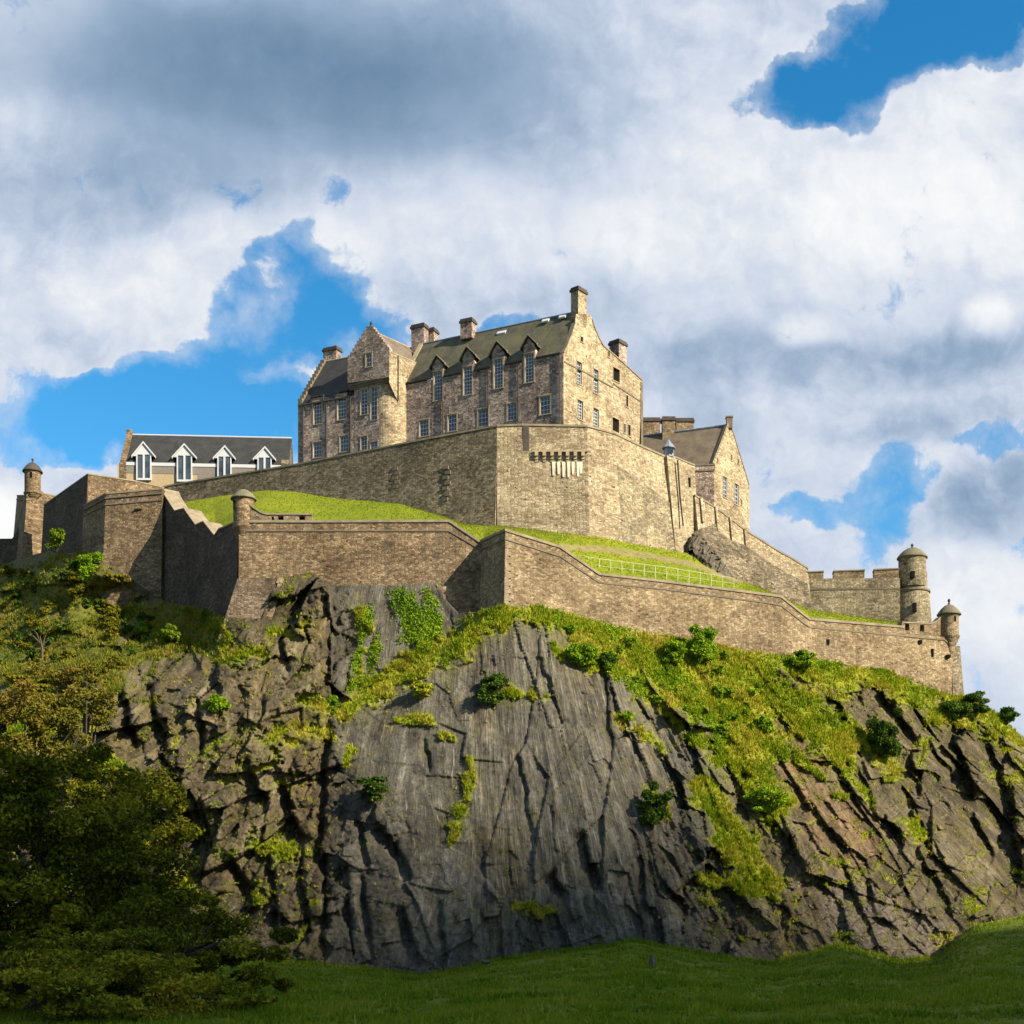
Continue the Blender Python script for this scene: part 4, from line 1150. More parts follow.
ul = [(88, 474, 540, 229), (135, 481, 540, 232.6), (164, 487.6, 540, 236.5)]
wall_thing('parapet_wall', "sunlit brown parapet standing behind the square left bastion", "wall", ul, 'stone_brown', 2.0, 0, cope=(.08, .2))
ud = [(44, 505, 600, 245.5), (88, 474, 600, 229.0)]
wall_thing('curtain_wall', "unlit wall with sloping top descending to the far left turret", "wall", ud, 'stone_shaded', 2.0, 1.0, cope=(.08, .2))
fw = [(17, 495.5, 600, 262), (27, 495.5, 600, 250.3), (38, 488, 600, 252.0), (44, 493.5, 600, 253.0), (66, 498, 600, 256.5)]
wall_thing('curtain_wall', "sunlit wall with curved parapet under the far left turret", "wall", fw, 'stone_brown', 2.0, 1.6, cope=(.08, .2), string=[499, 499, 499, 499.5, 502.5])
fl_ = [(-70, 539.5, 640, 262), (12, 538.5, 640, 256.5), (17, 531, 640, 256), (22, 520, 640, 255.4), (27, 514, 640, 254.8)]
wall_thing('outwork', "low dark outwork stepping down past the far left turret", "wall", fl_, 'stone_shaded', 2.0, 1.0, cope=None)

# ------------------------------------------------------------------ upper ring
uw = [(160, 487.5, 530, 241.2), (176, 484, 530, 240), (300, 463.6, 540, 228.4), (420, 440, 545, 218.2), (497, 425.6, 545, 213.0)]
up_wall, ut, un = wall_thing('curtain_wall', "long dim upper wall running left from the tall bastion below the many-windowed hall", "wall", uw, 'stone_dark', 2.0, .9, cope=(.12, .25))
pl = Plane((300, 228.4), (497, 213.0))
for (pxc, ys_) in ((398.5, [470, 474.5, 479, 483.5, 488]), (449, [469, 474, 479, 484.5, 490, 496, 501])):
    for i, yy_ in enumerate(ys_):
        q_, z = pl.sz(pxc + (1.3 if i % 2 else -1.0), yy_)
        fr = (zat(432, 217) - z) / 17
        mb = MB(); pl.box(mb, q_ - .5, q_ + .45, z - .26, z + .26, -.3, .55 + .9 * fr * .9)
        mb.build('projecting_stone', M['dressed_dark'], up_wall)
bf = [(497, 425.6, 550, 213.0, .5), (522, 424.6, 550, 212.9, .7), (587, 425.8, 556, 212.8, 1.2), (614.5, 433, 560, 216.0, 2.0), (637, 444, 570, 220.6, 2.6), (667, 457.2, 580, 225.6, 3.4)]
bast, bt_, bn_ = wall_thing('bastion', "tall pale bastion with a row of small corbels, standing below the main gable", "bastion", bf, 'stone_bright', 3.0, cope=(.16, .3), cope_back=1.0)
pz = [(3, 466, 0), (4, 481, 0), (5, 508, 0)]
mb = MB(); ring_ = []
for i, row, _ in pz:
    px_, pt_r, pb_r, Yk, bt = bf[i]
    f_ = (row - pt_r) / (pb_r - pt_r)
    a_ = off3(bt_[i], bn_[i], bt * f_ + .02); a_.z = zat(row, Yk)
    e_ = off3(bt_[i], bn_[i], bt + .02); e_.z = zat(pb_r, Yk)
    ring_.append((a_, e_))
for (a_, e_), (a2, e2_) in zip(ring_, ring_[1:]):
    mb.face([e_, e2_, a2, a_])
mb.build('batter', M['stone_battery'], bast)
pl = Plane((522, 212.9), (587, 212.8))
for k in range(7):
    xc = 536.5 + k * 7.75
    q_, z = pl.sz(xc, 457.5)
    mb = MB()
    pl.box(mb, q_ - .26, q_ + .26, z + .05, z + .65, -.3, .75)
    pl.box(mb, q_ - .24, q_ + .24, z - .40, z + .045, -.3, .48)
    pl.box(mb, q_ - .22, q_ + .22, z - .75, z - .405, -.3, .34)
    mb.build('corbel', M['dressed'], bast)
q0, z0 = pl.sz(533, 453); q1, _ = pl.sz(588, 453)
mb = MB(); pl.box(mb, q0, q1, z0, z0 + .22, -.3, .62); mb.build('corbel_table', M['dressed'], bast)
q0 = pl.sz(523, 440)[0]; q1 = pl.sz(529, 440)[0]
mb = MB(); pl.box(mb, q0, q1, zat(459, 212.9), zat(425, 212.9), -.1, .15); mb.build('slot', M['soot_cap'], bast)
mb = MB()
for k, (a, L) in enumerate([(553.5, 14), (558.5, 12.5), (563.5, 15.5), (568.5, 16), (573, 13), (578, 15), (581, 12)]):
    q_, z = pl.sz(a, 462.5)
    L *= .152; mb = MB()
    mb.hexa([pl.p(q_ - .14, z - L, .47), pl.p(q_ + .14, z - L, .47), pl.p(q_ + .2, z - L, -.2), pl.p(q_ - .2, z - L, -.2)], [pl.p(q_ - .24, z, .345), pl.p(q_ + .24, z, .345), pl.p(q_ + .3, z, -.2), pl.p(q_ - .3, z, -.2)])
    mb.build('lime_run', M['limewash'], bast)
mb = MB(); q0, z = pl.sz(499, 452); 
n2 = bn_
# pier with the little lead-roofed look-out
pr = [(666.5, 456, 560, 225.2, 2.4), (675.5, 457, 560, 226.2, 2.4)]
lw_ = [(674, 456.6, 575, 226.6, 1.6), (694.7, 465.2, 575, 229.6, 1.2)]
wall_thing('curtain_wall', "short sunlit stretch of wall with one slit, right of the lead-roofed look-out", "wall", lw_, 'stone_bright', 2.0, cope=(.12, .25))
pier = thing('lookout', "narrow pier carrying a little blue grey lead-roofed look-out on the wall head", "look-out", P(671, 540, 225))
mb = MB(); curtain(mb, [(667, 455.5, 560, 224.6, 2.2), (675, 456.5, 560, 225.6, 2.2)], 2.0); mb.build('pier', M['stone_bright'], pier)
plp = Plane((667, 224.6), (675, 225.6))
mb = MB(); c = plp.at(671.2, 456, -.6)
mb.lathe(c, [(.85, c.z - .1), (.85, c.z + 1.35)], 8); ct = mb.build('cabin', M['lead'], pier)
mb = MB(); mb.lathe(c, [(1.1, c.z + 1.32), (1.12, c.z + 1.45), (.62, c.z + 2.1), (.1, c.z + 2.75), (.01, c.z + 3.1)], 8); mb.build('roof', M['lead'], pier)
mb = MB(); pw = plp.at(670, 452, .30)
mb.box(pw.x - .35, pw.x + .35, pw.y - .05, pw.y + .1, c.z + .35, c.z + 1.15); mb.build('window', M['glass'], pier)
mb = MB(); a = plp.at(675.3, 470, .25); mb.tube([(a.x + .15, a.y - .3, zat(462, 226)), (a.x + .5, a.y - .9, zat(500, 226)), (a.x + .9, a.y - 1.7, zat(530, 226))], .13, 6); mb.build('drainpipe', M['iron'], pier)
plq = Plane((674, 226.6), (694.7, 229.6))
mb = MB(); rc = plq.rect(687.2, 478, 689.2, 491); plq.box(mb, rc[0], rc[1], rc[2], rc[3], -.1, .35); 
mb.build('window', M['void'], [o_ for o_ in C.objects if o_.get('label', '').startswith('short sunlit stretch')][0])

st = [(694.7, 495, 590, 228.6, 2.4), (715, 507, 600, 230.6, 2.4), (730, 518, 605, 231.8, 2.4), (744.5, 529.4, 610, 233, 2.4), (760, 539, 615, 234, 2.4), (776, 549.3, 620, 235, 2.4), (791, 557.5, 622, 235.8, 2.2), (808, 568, 630, 236.6, 1.8)]
stw, stt, stn = wall_thing('curtain_wall', "buttressed wall descending in steps from the gabled house to the crenellated battery", "wall", st, 'stone_bright', 1.8, cope=(.14, .28))
for i, a in enumerate([700.6, 715.6, 730, 744.5]):
    k = np.interp(a, [p[0] for p in st], [p[1] for p in st]); Yk = np.interp(a, [p[0] for p in st], [p[3] for p in st])
    p = P(a, k, Yk); n_ = stn[2]
    lowb = P(a, k + 25, Yk); 
    mb = MB()
    tdir = Vector((-n_.y, n_.x))
    ring = lambda z, o0, o1: [Vector((p.x + tdir.x * s_ + n_.x * o, p.y + tdir.y * s_ + n_.y * o, z)) for s_, o in ((-.22, o1), (.22, o1), (.22, o0), (-.22, o0))]
    mb.hexa(ring(lowb.z, -.2, 1.05), ring(p.z + .1, -.2, .30)); mb.build('buttress', M['stone_bright'], stw)
# darker battered plinth below the panels
pb = [(694, 532, 598, 227.6, 3.2), (702, 528, 600, 227.6, 3.4), (716, 524, 605, 229, 3.4), (717, 530, 605, 229.1, 3.4), (731, 540, 610, 230.3, 3.2), (745, 545, 615, 231.4, 3.0), (775, 566, 622, 233.6, 2.6), (808, 584, 630, 235.4, 2.2)]
mb = MB(); curtain(mb, pb, 1.5); mb.build('plinth', M['stone_dark'], stw)

# outcrop of bare rock under the stepped wall
def rock_mesh(n, c, sx, sy, sz, seed, squash=1.0):
    r_ = np.random.default_rng(seed)
    bm = bmesh.new(); bmesh.ops.create_icosphere(bm, subdivisions=n, radius=1.0)
    v = np.array([q_.co[:] for q_ in bm.verts]); f = np.array([[q_.index for q_ in t.verts] for t in bm.faces]); bm.free()
    nn = r_.normal(0, 1, (15, 3)); nn /= np.linalg.norm(nn, axis=1, keepdims=True); dd = r_.uniform(.38, .8, 15)
    for k_, d_ in zip(nn, dd):
        s_ = v @ k_
        v = v - np.maximum(s_ - d_, 0)[:, None] * k_
    v += .05 * np.stack([fbm(v[:, 0] * 4 + i * 9, v[:, 2] * 4 + v[:, 1] * 3, 3, seed + i) for i in range(3)], -1)
    return v * np.array([sx, sy, sz]) + np.array(c), f
m, gg, b = new_mat("loose rock", .9, .2)
ob = gg.n('ShaderNodeTexCoord').outputs['Object']
gg.put(b.inputs['Base Color'], gg.ramp(gg.noise(ob, .7, 7, .7), [(.3, (.035, .03, .022)), (.5, (.085, .072, .052)), (.7, (.16, .14, .10))]))
bump(gg, b, gg.noise(ob, 1.6, 7, .7), .9, .3)
M['rock'] = m
def outcrop():
    out_px = [(685, 553, 223), (688, 543, 225), (693, 533.5, 226), (700, 535, 226), (712, 546, 226.5), (722, 560, 227), (734, 577, 228)]
    n = 90; k = 40
    xs_ = np.linspace(684, 737, n)
    topr = np.interp(xs_, [p[0] for p in out_px], [p[1] for p in out_px]); Yt = np.interp(xs_, [p[0] for p in out_px], [p[2] for p in out_px])
    botr = np.interp(xs_, [684, 700, 720, 737], [558, 568, 582, 590])
    t_ = np.linspace(0, 1, k)[:, None]
    ppy = topr + (botr - topr) * t_; ppx = np.tile(xs_, (k, 1))
    fa, _, ea = facets((ppx + ppy * .5) / 7, (ppy - .6 * ppx) / 14, 301, 1.2); fb, _, _ = facets((ppx + ppy * .5) / 3, (ppy - .6 * ppx) / 6, 311, 1.2)
    YY = Yt - 4.6 * np.minimum(t_ * 1.6, 1) - 1.5 * fa - .6 * fb + 1.0
    XX = (ppx - HX) * YY / FPX; ZZ = CZ + (HY - ppy) * YY / FPX
    XX = np.concatenate([XX[:1] + 0.0, XX]); ZZ = np.concatenate([ZZ[:1] - .5, ZZ]); YY = np.concatenate([YY[:1] + 5, YY])
    return np_mesh('rock_outcrop', np.stack([XX.ravel(), YY.ravel(), ZZ.ravel()], -1), grid_faces(k + 1, n), M['rock'])
tag(outcrop(), "dark bare rock outcrop between the bright terrace grass and the stepped wall", "rock outcrop")

# crenellated battery and its round tower
bw = [(807, 578.5, 650, 236.4), (900, 578, 650, 234.0)]
bat, btt, btn = wall_thing('battery', "crenellated battery wall with three merlons, left of the large round turret", "wall", bw, 'stone_battery', 2.4, .6, cope=None)
pl = Plane((807, 236.4), (894, 234.2))
for (a, e, tl_, tr_) in [(807.5, 823.4, 572.4, 572), (833.5, 864.5, 571.6, 570.6), (874, 899, 570, 569.3)]:
    mb = MB(); s0, z1 = pl.sz(a, tl_); s1, z2 = pl.sz(e, tr_)
    za = (z1 + z2) / 2
    zb = pl.sz((a + e) / 2, 578.6)[1]
    pl.box(mb, s0, s1, zb - .05, za, -2.0, .001)
    mm_ = mb.build('merlon', M['stone_pale'], bat)
    mb = MB(); pl.box(mb, s0 - .08, s1 + .08, za + .002, za + .2, -2.1, .12); mb.build('coping', M['coping'], mm_)
mb = MB(); q_ = [pl.at(807, 588.2), pl.at(899, 588.0)]; band(mb, q_, .2, .3, .2); mb.build('string_course', M['dressed_dark'], bat)
rtw = thing('round_tower', "large round corner tower with battered base and domed turret, right of the merlons", "tower", P(911, 640, 237))
c = P(911, 600, 236.6)
mb = MB(); zb, zs, zp = zat(650, 235), zat(588, 234), zat(569.5, 234)
mb.lathe(c, [(3.85, zb), (3.4, zat(621, 235)), (2.95, zs - .3)], 32); mb.lathe(c, [(2.66, zs), (2.66, zp), (1.5, zp)], 32)
mb.build('wall', M['stone_battery'], rtw)
mb = MB(); mb.lathe(c, [(2.8, zs - .35), (3.18, zs - .3), (3.18, zs), (2.8, zs + .02)], 32); mb.build('string_course', M['dressed_dark'], rtw)
ct = P(912.2, 570, 235.9); rr_ = 2.26
mb = MB(); mb.lathe(ct, [(rr_, zp - 2.6), (rr_, zat(557, 234)), (rr_ * 1.03, zat(556.5, 234)), (rr_ * 1.03, zat(555.6, 234))], 32); tr2 = mb.build('turret', M['stone_battery'], rtw)
ez, az = zat(556, 234), zat(544.5, 234); H = az - ez
mb = MB(); mb.lathe(ct, [(rr_, ez), (rr_ * 1.12, ez + .05), (rr_ * 1.12, ez + .2), (rr_ * .96, ez + H * .36), (rr_ * .7, ez + H * .66), (rr_ * .38, ez + H * .9), (.2, az), (.01, az)], 32); rf = mb.build('turret_roof', M['stone_roof'], rtw)
mb = MB(); mb.lathe(ct, [(.25, az - .1), (.15, az + .2), (.28, az + .4), (.01, az + .75)], 10); mb.build('finial', M['soot_cap'], rf)
mb = MB(); q_ = P(914.6, 607.5, 233.2); mb.box(q_.x - .28, q_.x + .28, 232.95, 234.5, q_.z - .75, q_.z + .75); mb.build('window', M['void'], rtw)
mb = MB(); q_ = P(913, 574, 233.2); mb.box(q_.x - .3, q_.x + .3, 233.1, 234.5, q_.z - .6, q_.z + .5); mb.build('doorway', M['void'], rtw)


# ------------------------------------------------------------------ main hall
hall = thing('castle_hall', "great stone hall on the crag top with stone dormers, gable tower and tall chimneys", "castle", P(500, 470, 232))
PF = Plane((400, 235.0), (563.5, 222.0))      # long front
PG = Plane((563.5, 222.0), (640, 238.0))      # gable end
def sl(pl, lst):
    return [pl.sz(*a) for a in lst]
dormers = [(429.6, 446, 437, 355.6), (459.6, 476.8, 467.2, 347), (488.3, 508, 497.2, 341.5), (520.4, 538.2, 528.6, 335.6)]
eave = lambda x: np.interp(x, [400, 563.5], [386, 352.5])
ol = [(400, 470)]
ol.append((400, 386))
for (xl, xr, xa, ya) in dormers:
    w_ = xr - xl
    jl, jr = xl + w_ * .17, xr - w_ * .17
    yb = ya + (xr - xl) * .62
    ol += [(jl, eave(jl)), (jl, yb), (xa, ya + 2.2), (jr, yb - 1.0), (jr, eave(jr))]
ol += [(563.5, 352.5), (563.5, 460)]
wins = [(434, 371.5, 442, 400), (463.6, 366.7, 471.8, 394.6), (494, 359.5, 502.6, 388), (525, 353.5, 533.6, 382),
        (419.6, 420, 428.4, 436), (448, 414.5, 456.4, 431), (478, 409, 488, 426), (507.5, 403.4, 516, 420), (540, 396, 550, 414)]
rcs = [PF.rect(*a) for a in wins]
mb = MB(); facade(mb, PF, sl(PF, ol), rcs, .35, .2); 
mb.build('front_wall', [M['stone_hall'], M['dressed']], hall)
for k, rc in enumerate(rcs):
    window(hall, PF, rc, 3 if k < 4 else 3, 8 if k < 4 else 4)
# gable end
og = [(563.5, 352.5), (566, 347.5), (571, 335), (575, 323), (576, 314), (590.5, 314), (592, 320), (595, 329), (599, 338), (603.5, 346), (622, 361.8), (642.2, 380.5), (638.6, 460), (563.5, 460)]
gw = [(576.8, 362, 581.6, 384), (593.6, 369.6, 598.2, 393.4), (577.7, 400.5, 582.8, 419.4), (593.4, 408.7, 598.6, 428), (613, 368.5, 619.6, 381.5), (612.4, 418.5, 619, 432), (626, 395.5, 628, 407), (608, 350.5, 609.6, 357), (580.6, 337, 582.8, 342), (628, 425, 630.4, 436), (624, 424, 625.5, 433)]
rcg = [PG.rect(*a) for a in gw]
mb = MB(); facade(mb, PG, sl(PG, og), rcg, .4, .14)
mb.build('gable_wall', [M['stone_bright'], M['dressed']], hall)
for k, rc in enumerate(rcg):
    if k < 4: window(hall, PG, rc, 2, 6, depth=.3)
    else: void_panel(hall, PG, rc, .35)
bx = Vector((-PG.n.x, -PG.n.y, 0))            # away from the gable, along the ridge
bk = Vector((-PF.n.x, -PF.n.y, 0))            # away from the long front
gd = Vector((PG.t.x, PG.t.y, 0))
# main roof: eaves along the front, ridge from the gable apex
eA = PF.at(563.5, 352.5); eB = PF.at(400, 386)
eB.z = eA.z
half = 5.0
rgA = eA + gd * half; rgA.z = eA.z + 8.3
rgB = eB + gd * half; rgB.z = rgA.z
eC = eA + gd * half * 2; eD = eB + gd * half * 2
eC.z = eD.z = eA.z
fd = Vector((PF.t.x, PF.t.y, 0))
A2 = eA - fd * .55; R2 = rgA - fd * .55; C2 = eC - fd * .55
ov = Vector((PF.n.x, PF.n.y, 0)) * .3 - Vector((0, 0, .45))
mb = MB()
LF = (A2 - eB).length; updir = rgB - eB
cuts = []
for (xl, xr, xa, ya) in dormers:
    w_ = xr - xl
    a_s, b_s = PF.sz(xl + w_ * .17, eave(xl))[0], PF.sz(xr - w_ * .17, eave(xr))[0]
    yb = ya + w_ * .62
    cuts.append((a_s, b_s, (PF.sz(xa, yb)[1] - eA.z) / updir.z))
lo = [(0.0, 0.0)]
for a_s, b_s, u_ in cuts:
    lo += [(a_s, 0.0), (a_s, u_), (b_s, u_), (b_s, 0.0)]
lo += [(LF, 0.0), (LF, 1.0), (0.0, 1.0)]
pt_ = lambda s_, u_: eB + fd * s_ + updir * u_
for tri in tessellate_polygon([[Vector((s_, u_ * 10, 0)) for s_, u_ in lo]]):
    mb.face([pt_(*lo[i]) for i in tri])
mb.face([eD, C2, R2, rgB])
rf = mb.build('roof', M['slate_olive'], hall)
ends = [0.0] + [q_ for a_s, b_s, _ in cuts for q_ in (a_s - .12, b_s + .12)] + [LF]
for a_s, b_s in zip(ends[::2], ends[1::2]):
    mb = MB(); PF.box(mb, a_s, b_s, eA.z - .18, eA.z + .06, .002, .24); mb.build('gutter', M['iron'], rf)
mb = MB(); mb.tube([rgB, R2], .17, 6); mb.build('ridge', M['lead'], rf)
# skews: flat stones up both edges of the gables
mb = MB()
skew = [PG.at(*a, 0) for a in [(563.5, 352.5), (566, 347.5), (571, 335), (575, 323)]]
band(mb, skew, .12, .2, .7, .12, n_=[PG.n] * 4)
mb.build('gable_coping', M['coping'], hall); mb = MB()
skew = [PG.at(*a, 0) for a in [(592, 320), (595, 329), (599, 338), (603.5, 346), (622, 361.8), (642.2, 380.5)]]
band(mb, skew, .12, .2, .8, .12, n_=[PG.n] * 6)
mb.build('gable_coping', M['coping'], hall)
mb = MB(); band(mb, [eB + Vector((0, 0, -.2)), rgB], .3, .3, .5, .3, n_=[-Vector((PF.t.x, PF.t.y))] * 2); mb.build('skew', M['dressed'], rf)
# lower block on the right of the gable
t10 = PG.sz(603.5, 346)[0]; t21 = PG.sz(642.2, 380.5)[0]
zt0, zt1 = PG.sz(603.5, 346)[1], PG.sz(642.2, 380.5)[1]
mb = MB()
a, c = PG.p(t10, zt0), PG.p(t21, zt1)
mb.face([a - bx * 0 + Vector((0, 0, -.1)), c + Vector((0, 0, -.1)), c + bx * 12 + Vector((0, 0, -.1)), a + bx * 12 + Vector((0, 0, -.1))])
mb.build('wing_roof', M['slate_dark'], hall)
mb = MB(); c0 = PG.p(t21, zat(460, 238)); mb.face([c0, c, c + bx * 12, c0 + bx * 12])
e0 = eD - Vector((0, 0, 20)); mb.face([e0, eD, eC, eC - Vector((0, 0, 20))])
mb.build('rear_wall', M['stone_hall'], hall)
mb = MB(); band(mb, [PG.at(564, 361), PG.at(590, 374.5), PG.at(613, 387)], .1, .2, .1, n_=[PG.n] * 3); band(mb, [PG.at(613, 383), PG.at(640.5, 401)], .1, .2, .1, n_=[PG.n] * 2); mb.build('string_course', M['dressed_dark'], hall)
mb = MB(); s_, z = PG.sz(640, 440); PG.box(mb, t21 - .5, t21 + .12, zat(455, 238), zt1 - .4, -.5, .12); mb.build('quoins', M['dressed_dark'], hall)

def chimney(parent, base, w_, dpt, z0, z1, ux=None, cans=0, mat='stone_hall'):
    ux = ux or Vector((PF.t.x, PF.t.y, 0)); uy = Vector((-ux.y, ux.x, 0))
    ring = lambda ww, dd, z: [base + ux * a * ww / 2 + uy * c * dd / 2 + Vector((0, 0, z - base.z)) for a, c in ((-1, -1), (1, -1), (1, 1), (-1, 1))]
    mb = MB(); mb.hexa(ring(w_, dpt, z0), ring(w_, dpt, z1 - .7)); ch = mb.build('chimney', M[mat], parent)
    mb = MB(); mb.hexa(ring(w_ * 1.0 + .35, dpt + .35, z1 - .698), ring(w_ + .35, dpt + .35, z1 - .32)); mb.hexa(ring(w_ + .1, dpt + .1, z1 - .318), ring(w_ + .06, dpt + .06, z1)); mb.build('cap', M['soot_cap'], ch)
    for k in range(cans):
        q_ = base + ux * ((k + .5) / cans - .5) * w_ * .85
        mb = MB(); mb.lathe(Vector((q_.x, q_.y, 0)), [(.16, z1 - .05), (.13, z1 + .35), (.01, z1 + .36)], 8); mb.build('chimney_pot', M['cream'], ch)
    return ch
def chim_px(x0, x1, yt, yb, Y, dpt=1.3, cans=0, ux=None, mat='stone_hall'):
    c = P((x0 + x1) / 2, yb, Y)
    return chimney(hall, c, (x1 - x0) * Y / FPX, dpt, zat(yb, Y), zat(yt, Y), ux, cans, mat)
ga = rgA + Vector((0, 0, 0))
chimney(hall, Vector((rgA.x, rgA.y, rgA.z)) + bx * .75 + gd * -.05, 2.25, 1.5, rgA.z - 2.5, zat(288.5, 226), gd, 0, 'stone_bright')
chim_px(461.8, 474.6, 320, 340, 234.2, 1.6, ux=fd)
chim_px(412.6, 427, 325.5, 372, 240.5, 1.6, ux=fd)
chim_px(427.6, 436.6, 329.5, 350, 241.5, 1.6, ux=fd)
chim_px(611.4, 624.6, 342, 372, 237.0, 2.0, ux=gd)
chim_px(324.5, 340, 348.4, 372, 244.6, 1.6, ux=fd)
mb = MB()
for a in (489, 499.5, 508.5): pass
for (a, yy_, w_) in [(501, 334.5, 1.6), (545, 322.5, 1.2), (562, 318.5, 1.2)]:
    Yr = np.interp(a, [421, 583], [238.8, 225.8])
    q_ = P(a, yy_, Yr - 1.2)
    mb = MB(); mb.hexa([q_ + fd * -w_ / 2, q_ + fd * w_ / 2, q_ + fd * w_ / 2 + bk * .5 + Vector((0, 0, .55)), q_ - fd * w_ / 2 + bk * .5 + Vector((0, 0, .55))],
                       [v_ + Vector((0, 0, .22)) - bk * .12 for v_ in (q_ + fd * -w_ / 2, q_ + fd * w_ / 2, q_ + fd * w_ / 2 + bk * .5 + Vector((0, 0, .55)), q_ - fd * w_ / 2 + bk * .5 + Vector((0, 0, .55)))])
    mb.build('skylight', M['white'], rf)
# dormer gablets
for (xl, xr, xa, ya) in dormers:
    yb = ya + (xr - xl) * .62
    l, r2, ap = PF.at(xl, yb + 1.5, .35), PF.at(xr, yb - 1.2, .35), PF.at(xa, ya, .35)
    l.z = r2.z = (l.z + r2.z) / 2
    dr = bk * 5.0
    mb = MB()
    th_ = Vector((0, 0, -.22))
    for e_ in (l, r2):
        mb.hexa([e_ + th_, ap + th_, ap + th_ + dr, e_ + th_ + dr], [e_, ap, ap + dr, e_ + dr])
    d_ = mb.build('dormer_roof', M['slate_olive'], hall)
    mb = MB(); n_ = Vector((PF.n.x, PF.n.y, 0)) * .14
    up = Vector((0, 0, .14))
    mb.hexa([r2 - n_, r2 + n_, r2 + n_ + up, r2 - n_ + up], [ap - n_, ap + n_, ap + n_ + up, ap - n_ + up])
    mb.build('skew', M['dressed'], d_)
    mb = MB()
    jl, jr = xl + (xr - xl) * .17, xr - (xr - xl) * .17
    for j in (jl, jr):
        a = PF.at(j, eave(j)); t_ = PF.at(j, yb)
        mb.face([a, t_, t_ + bk * 3.2, a + bk * .2])
    mb.build('dormer_cheek', [M['stone_hall'], M['dressed']], d_)
for a in (442.8, 488.3, 518.2, 559.6, 401.5):
    mb = MB(); y0 = eave(a) + 1; mb.tube([PF.at(a, y0, .14), PF.at(a, y0 + 70, .14)], .10, 6); mb.build('drainpipe', M['iron'], hall)

# gable tower
PT = Plane((347.6, 235.4), (389.3, 231.6))
TL, TR_ = 347.6, 389.3
yl = lambda x: np.interp(x, [TL, TR_], [359, 349.5])
ot = [(TL, 383), (TL, 359)]
ap = (369.8, 326.5)
NS = 9
for i in range(NS):
    x0_ = TL + (ap[0] - 2 - TL) * (i) / NS; x1_ = TL + (ap[0] - 2 - TL) * (i + 1) / NS
    y1_ = 359 + (ap[1] - 359) * (i + 1) / NS
    ot += [(x0_ + .2, y1_), (x1_, y1_)]
for i in range(NS):
    x0_ = ap[0] + 2 + (TR_ - ap[0] - 2) * (i) / NS; x1_ = ap[0] + 2 + (TR_ - ap[0] - 2) * (i + 1) / NS
    y0_ = ap[1] + (349.5 - ap[1]) * (i) / NS
    ot += [(x0_ + .01, y0_), (x1_, y0_)]
ot += [(TR_, 349.5), (TR_, 377)]
mb = MB(); rcT = [PT.rect(366, 353, 371.6, 366.6)]
facade(mb, PT, sl(PT, ot), rcT, .35, .18, edge=.9)
smb = MB()
tr0 = PT.at(TR_, 349.5); tr1 = PT.at(TR_, 377)
bkT = Vector((-PT.n.x, -PT.n.y, 0))
sd_ = (P(415, 365, 236.2) - P(TR_, 354, 231.6)); sd_.z = 0
sdn = sd_.normalized()
smb.face([tr0 + Vector((0, 0, -.4)), tr0 + sdn * 9 + Vector((0, 0, -.4)), tr1 + sdn * 9 - Vector((0, 0, 12)), tr1 - Vector((0, 0, 1))])
tl0 = PT.at(TL, 359); mb.face([tl0, tl0 + sdn * 9, tl0 + sdn * 9 - Vector((0, 0, 20)), tl0 - Vector((0, 0, 4))])
twr = mb.build('tower_upper', [M['stone_hall'], M['dressed']], hall)
smb.build('tower_side', M['stone_bright'], hall)  # lighter stone than the front, standing in for sunlight on this side
window(hall, PT, rcT[0], 2, 3)
# corbelling rings under the head
mb = MB()
for k in range(3):
    s0 = PT.sz(TL, 383)[0]; s1 = PT.sz(TR_, 377)[0]
    za = PT.sz(368, 380)[1] - k * .3
    PT.box(mb, s0 + .12 * k, s1 - .18 * k, za - .3, za - .002, -1.5, -.1 - .16 * k)
mb.build('tower_corbels', M['dressed_dark'], hall)
# shaft with rounded corner
s0 = PT.sz(352.5, 400)[0]; s1 = PT.sz(377.5, 400)[0]
zt_, zb_ = PT.sz(368, 381)[1], PT.sz(368, 470)[1]
mb = MB()
off_ = -.55
wt = [(360.7, 389, 367.3, 414.5), (370.8, 386.8, 377, 419.8), (360.8, 436.4, 367, 449.6), (370.5, 442, 377.5, 449)]
rT = []
for a in wt:
    r4 = PT.rect(*a); rT.append(r4)
class Sub:      # the same plane moved back
    pass
PS = Plane((347.6, 235.4), (389.3, 231.6)); PS.a = PS.a + PS.n * off_
rS = [(PS.sz(a[0], (a[1] + a[3]) / 2)[0], PS.sz(a[2], (a[1] + a[3]) / 2)[0], PS.sz((a[0] + a[2]) / 2, a[3])[1], PS.sz((a[0] + a[2]) / 2, a[1])[1]) for a in wt]
facade(mb, PS, [(s0, zb_), (s0, zt_), (s1, zt_), (s1, zb_)], rS, .3, .15)
mb.face([PS.p(s0, zb_), PS.p(s0, zt_), PS.p(s0, zt_, -5), PS.p(s0, zb_, -5)])
rad_ = 3.3
cen = PS.p(s1, 0, -rad_)
a0_ = math.atan2(PS.n.y, PS.n.x)
N_ = 16
prev = None
for k in range(N_ + 1):
    an = a0_ + (math.pi * .60) * k / N_
    pt = Vector((cen.x + rad_ * math.cos(an), cen.y + rad_ * math.sin(an), 0))
    if prev is not None:
        u0, u1 = rad_ * (k - 1) * math.pi * .6 / N_, rad_ * k * math.pi * .6 / N_
        mb.face([(prev.x, prev.y, zb_), (pt.x, pt.y, zb_), (pt.x, pt.y, zt_ + .8), (prev.x, prev.y, zt_ + .8)], [(u0, zb_), (u1, zb_), (u1, zt_), (u0, zt_)], 2)
    prev = pt
mb.build('tower_shaft', [M['stone_hall'], M['dressed'], M['stone_bright']], hall)  # rounded corner takes the lighter stone to look sunlit
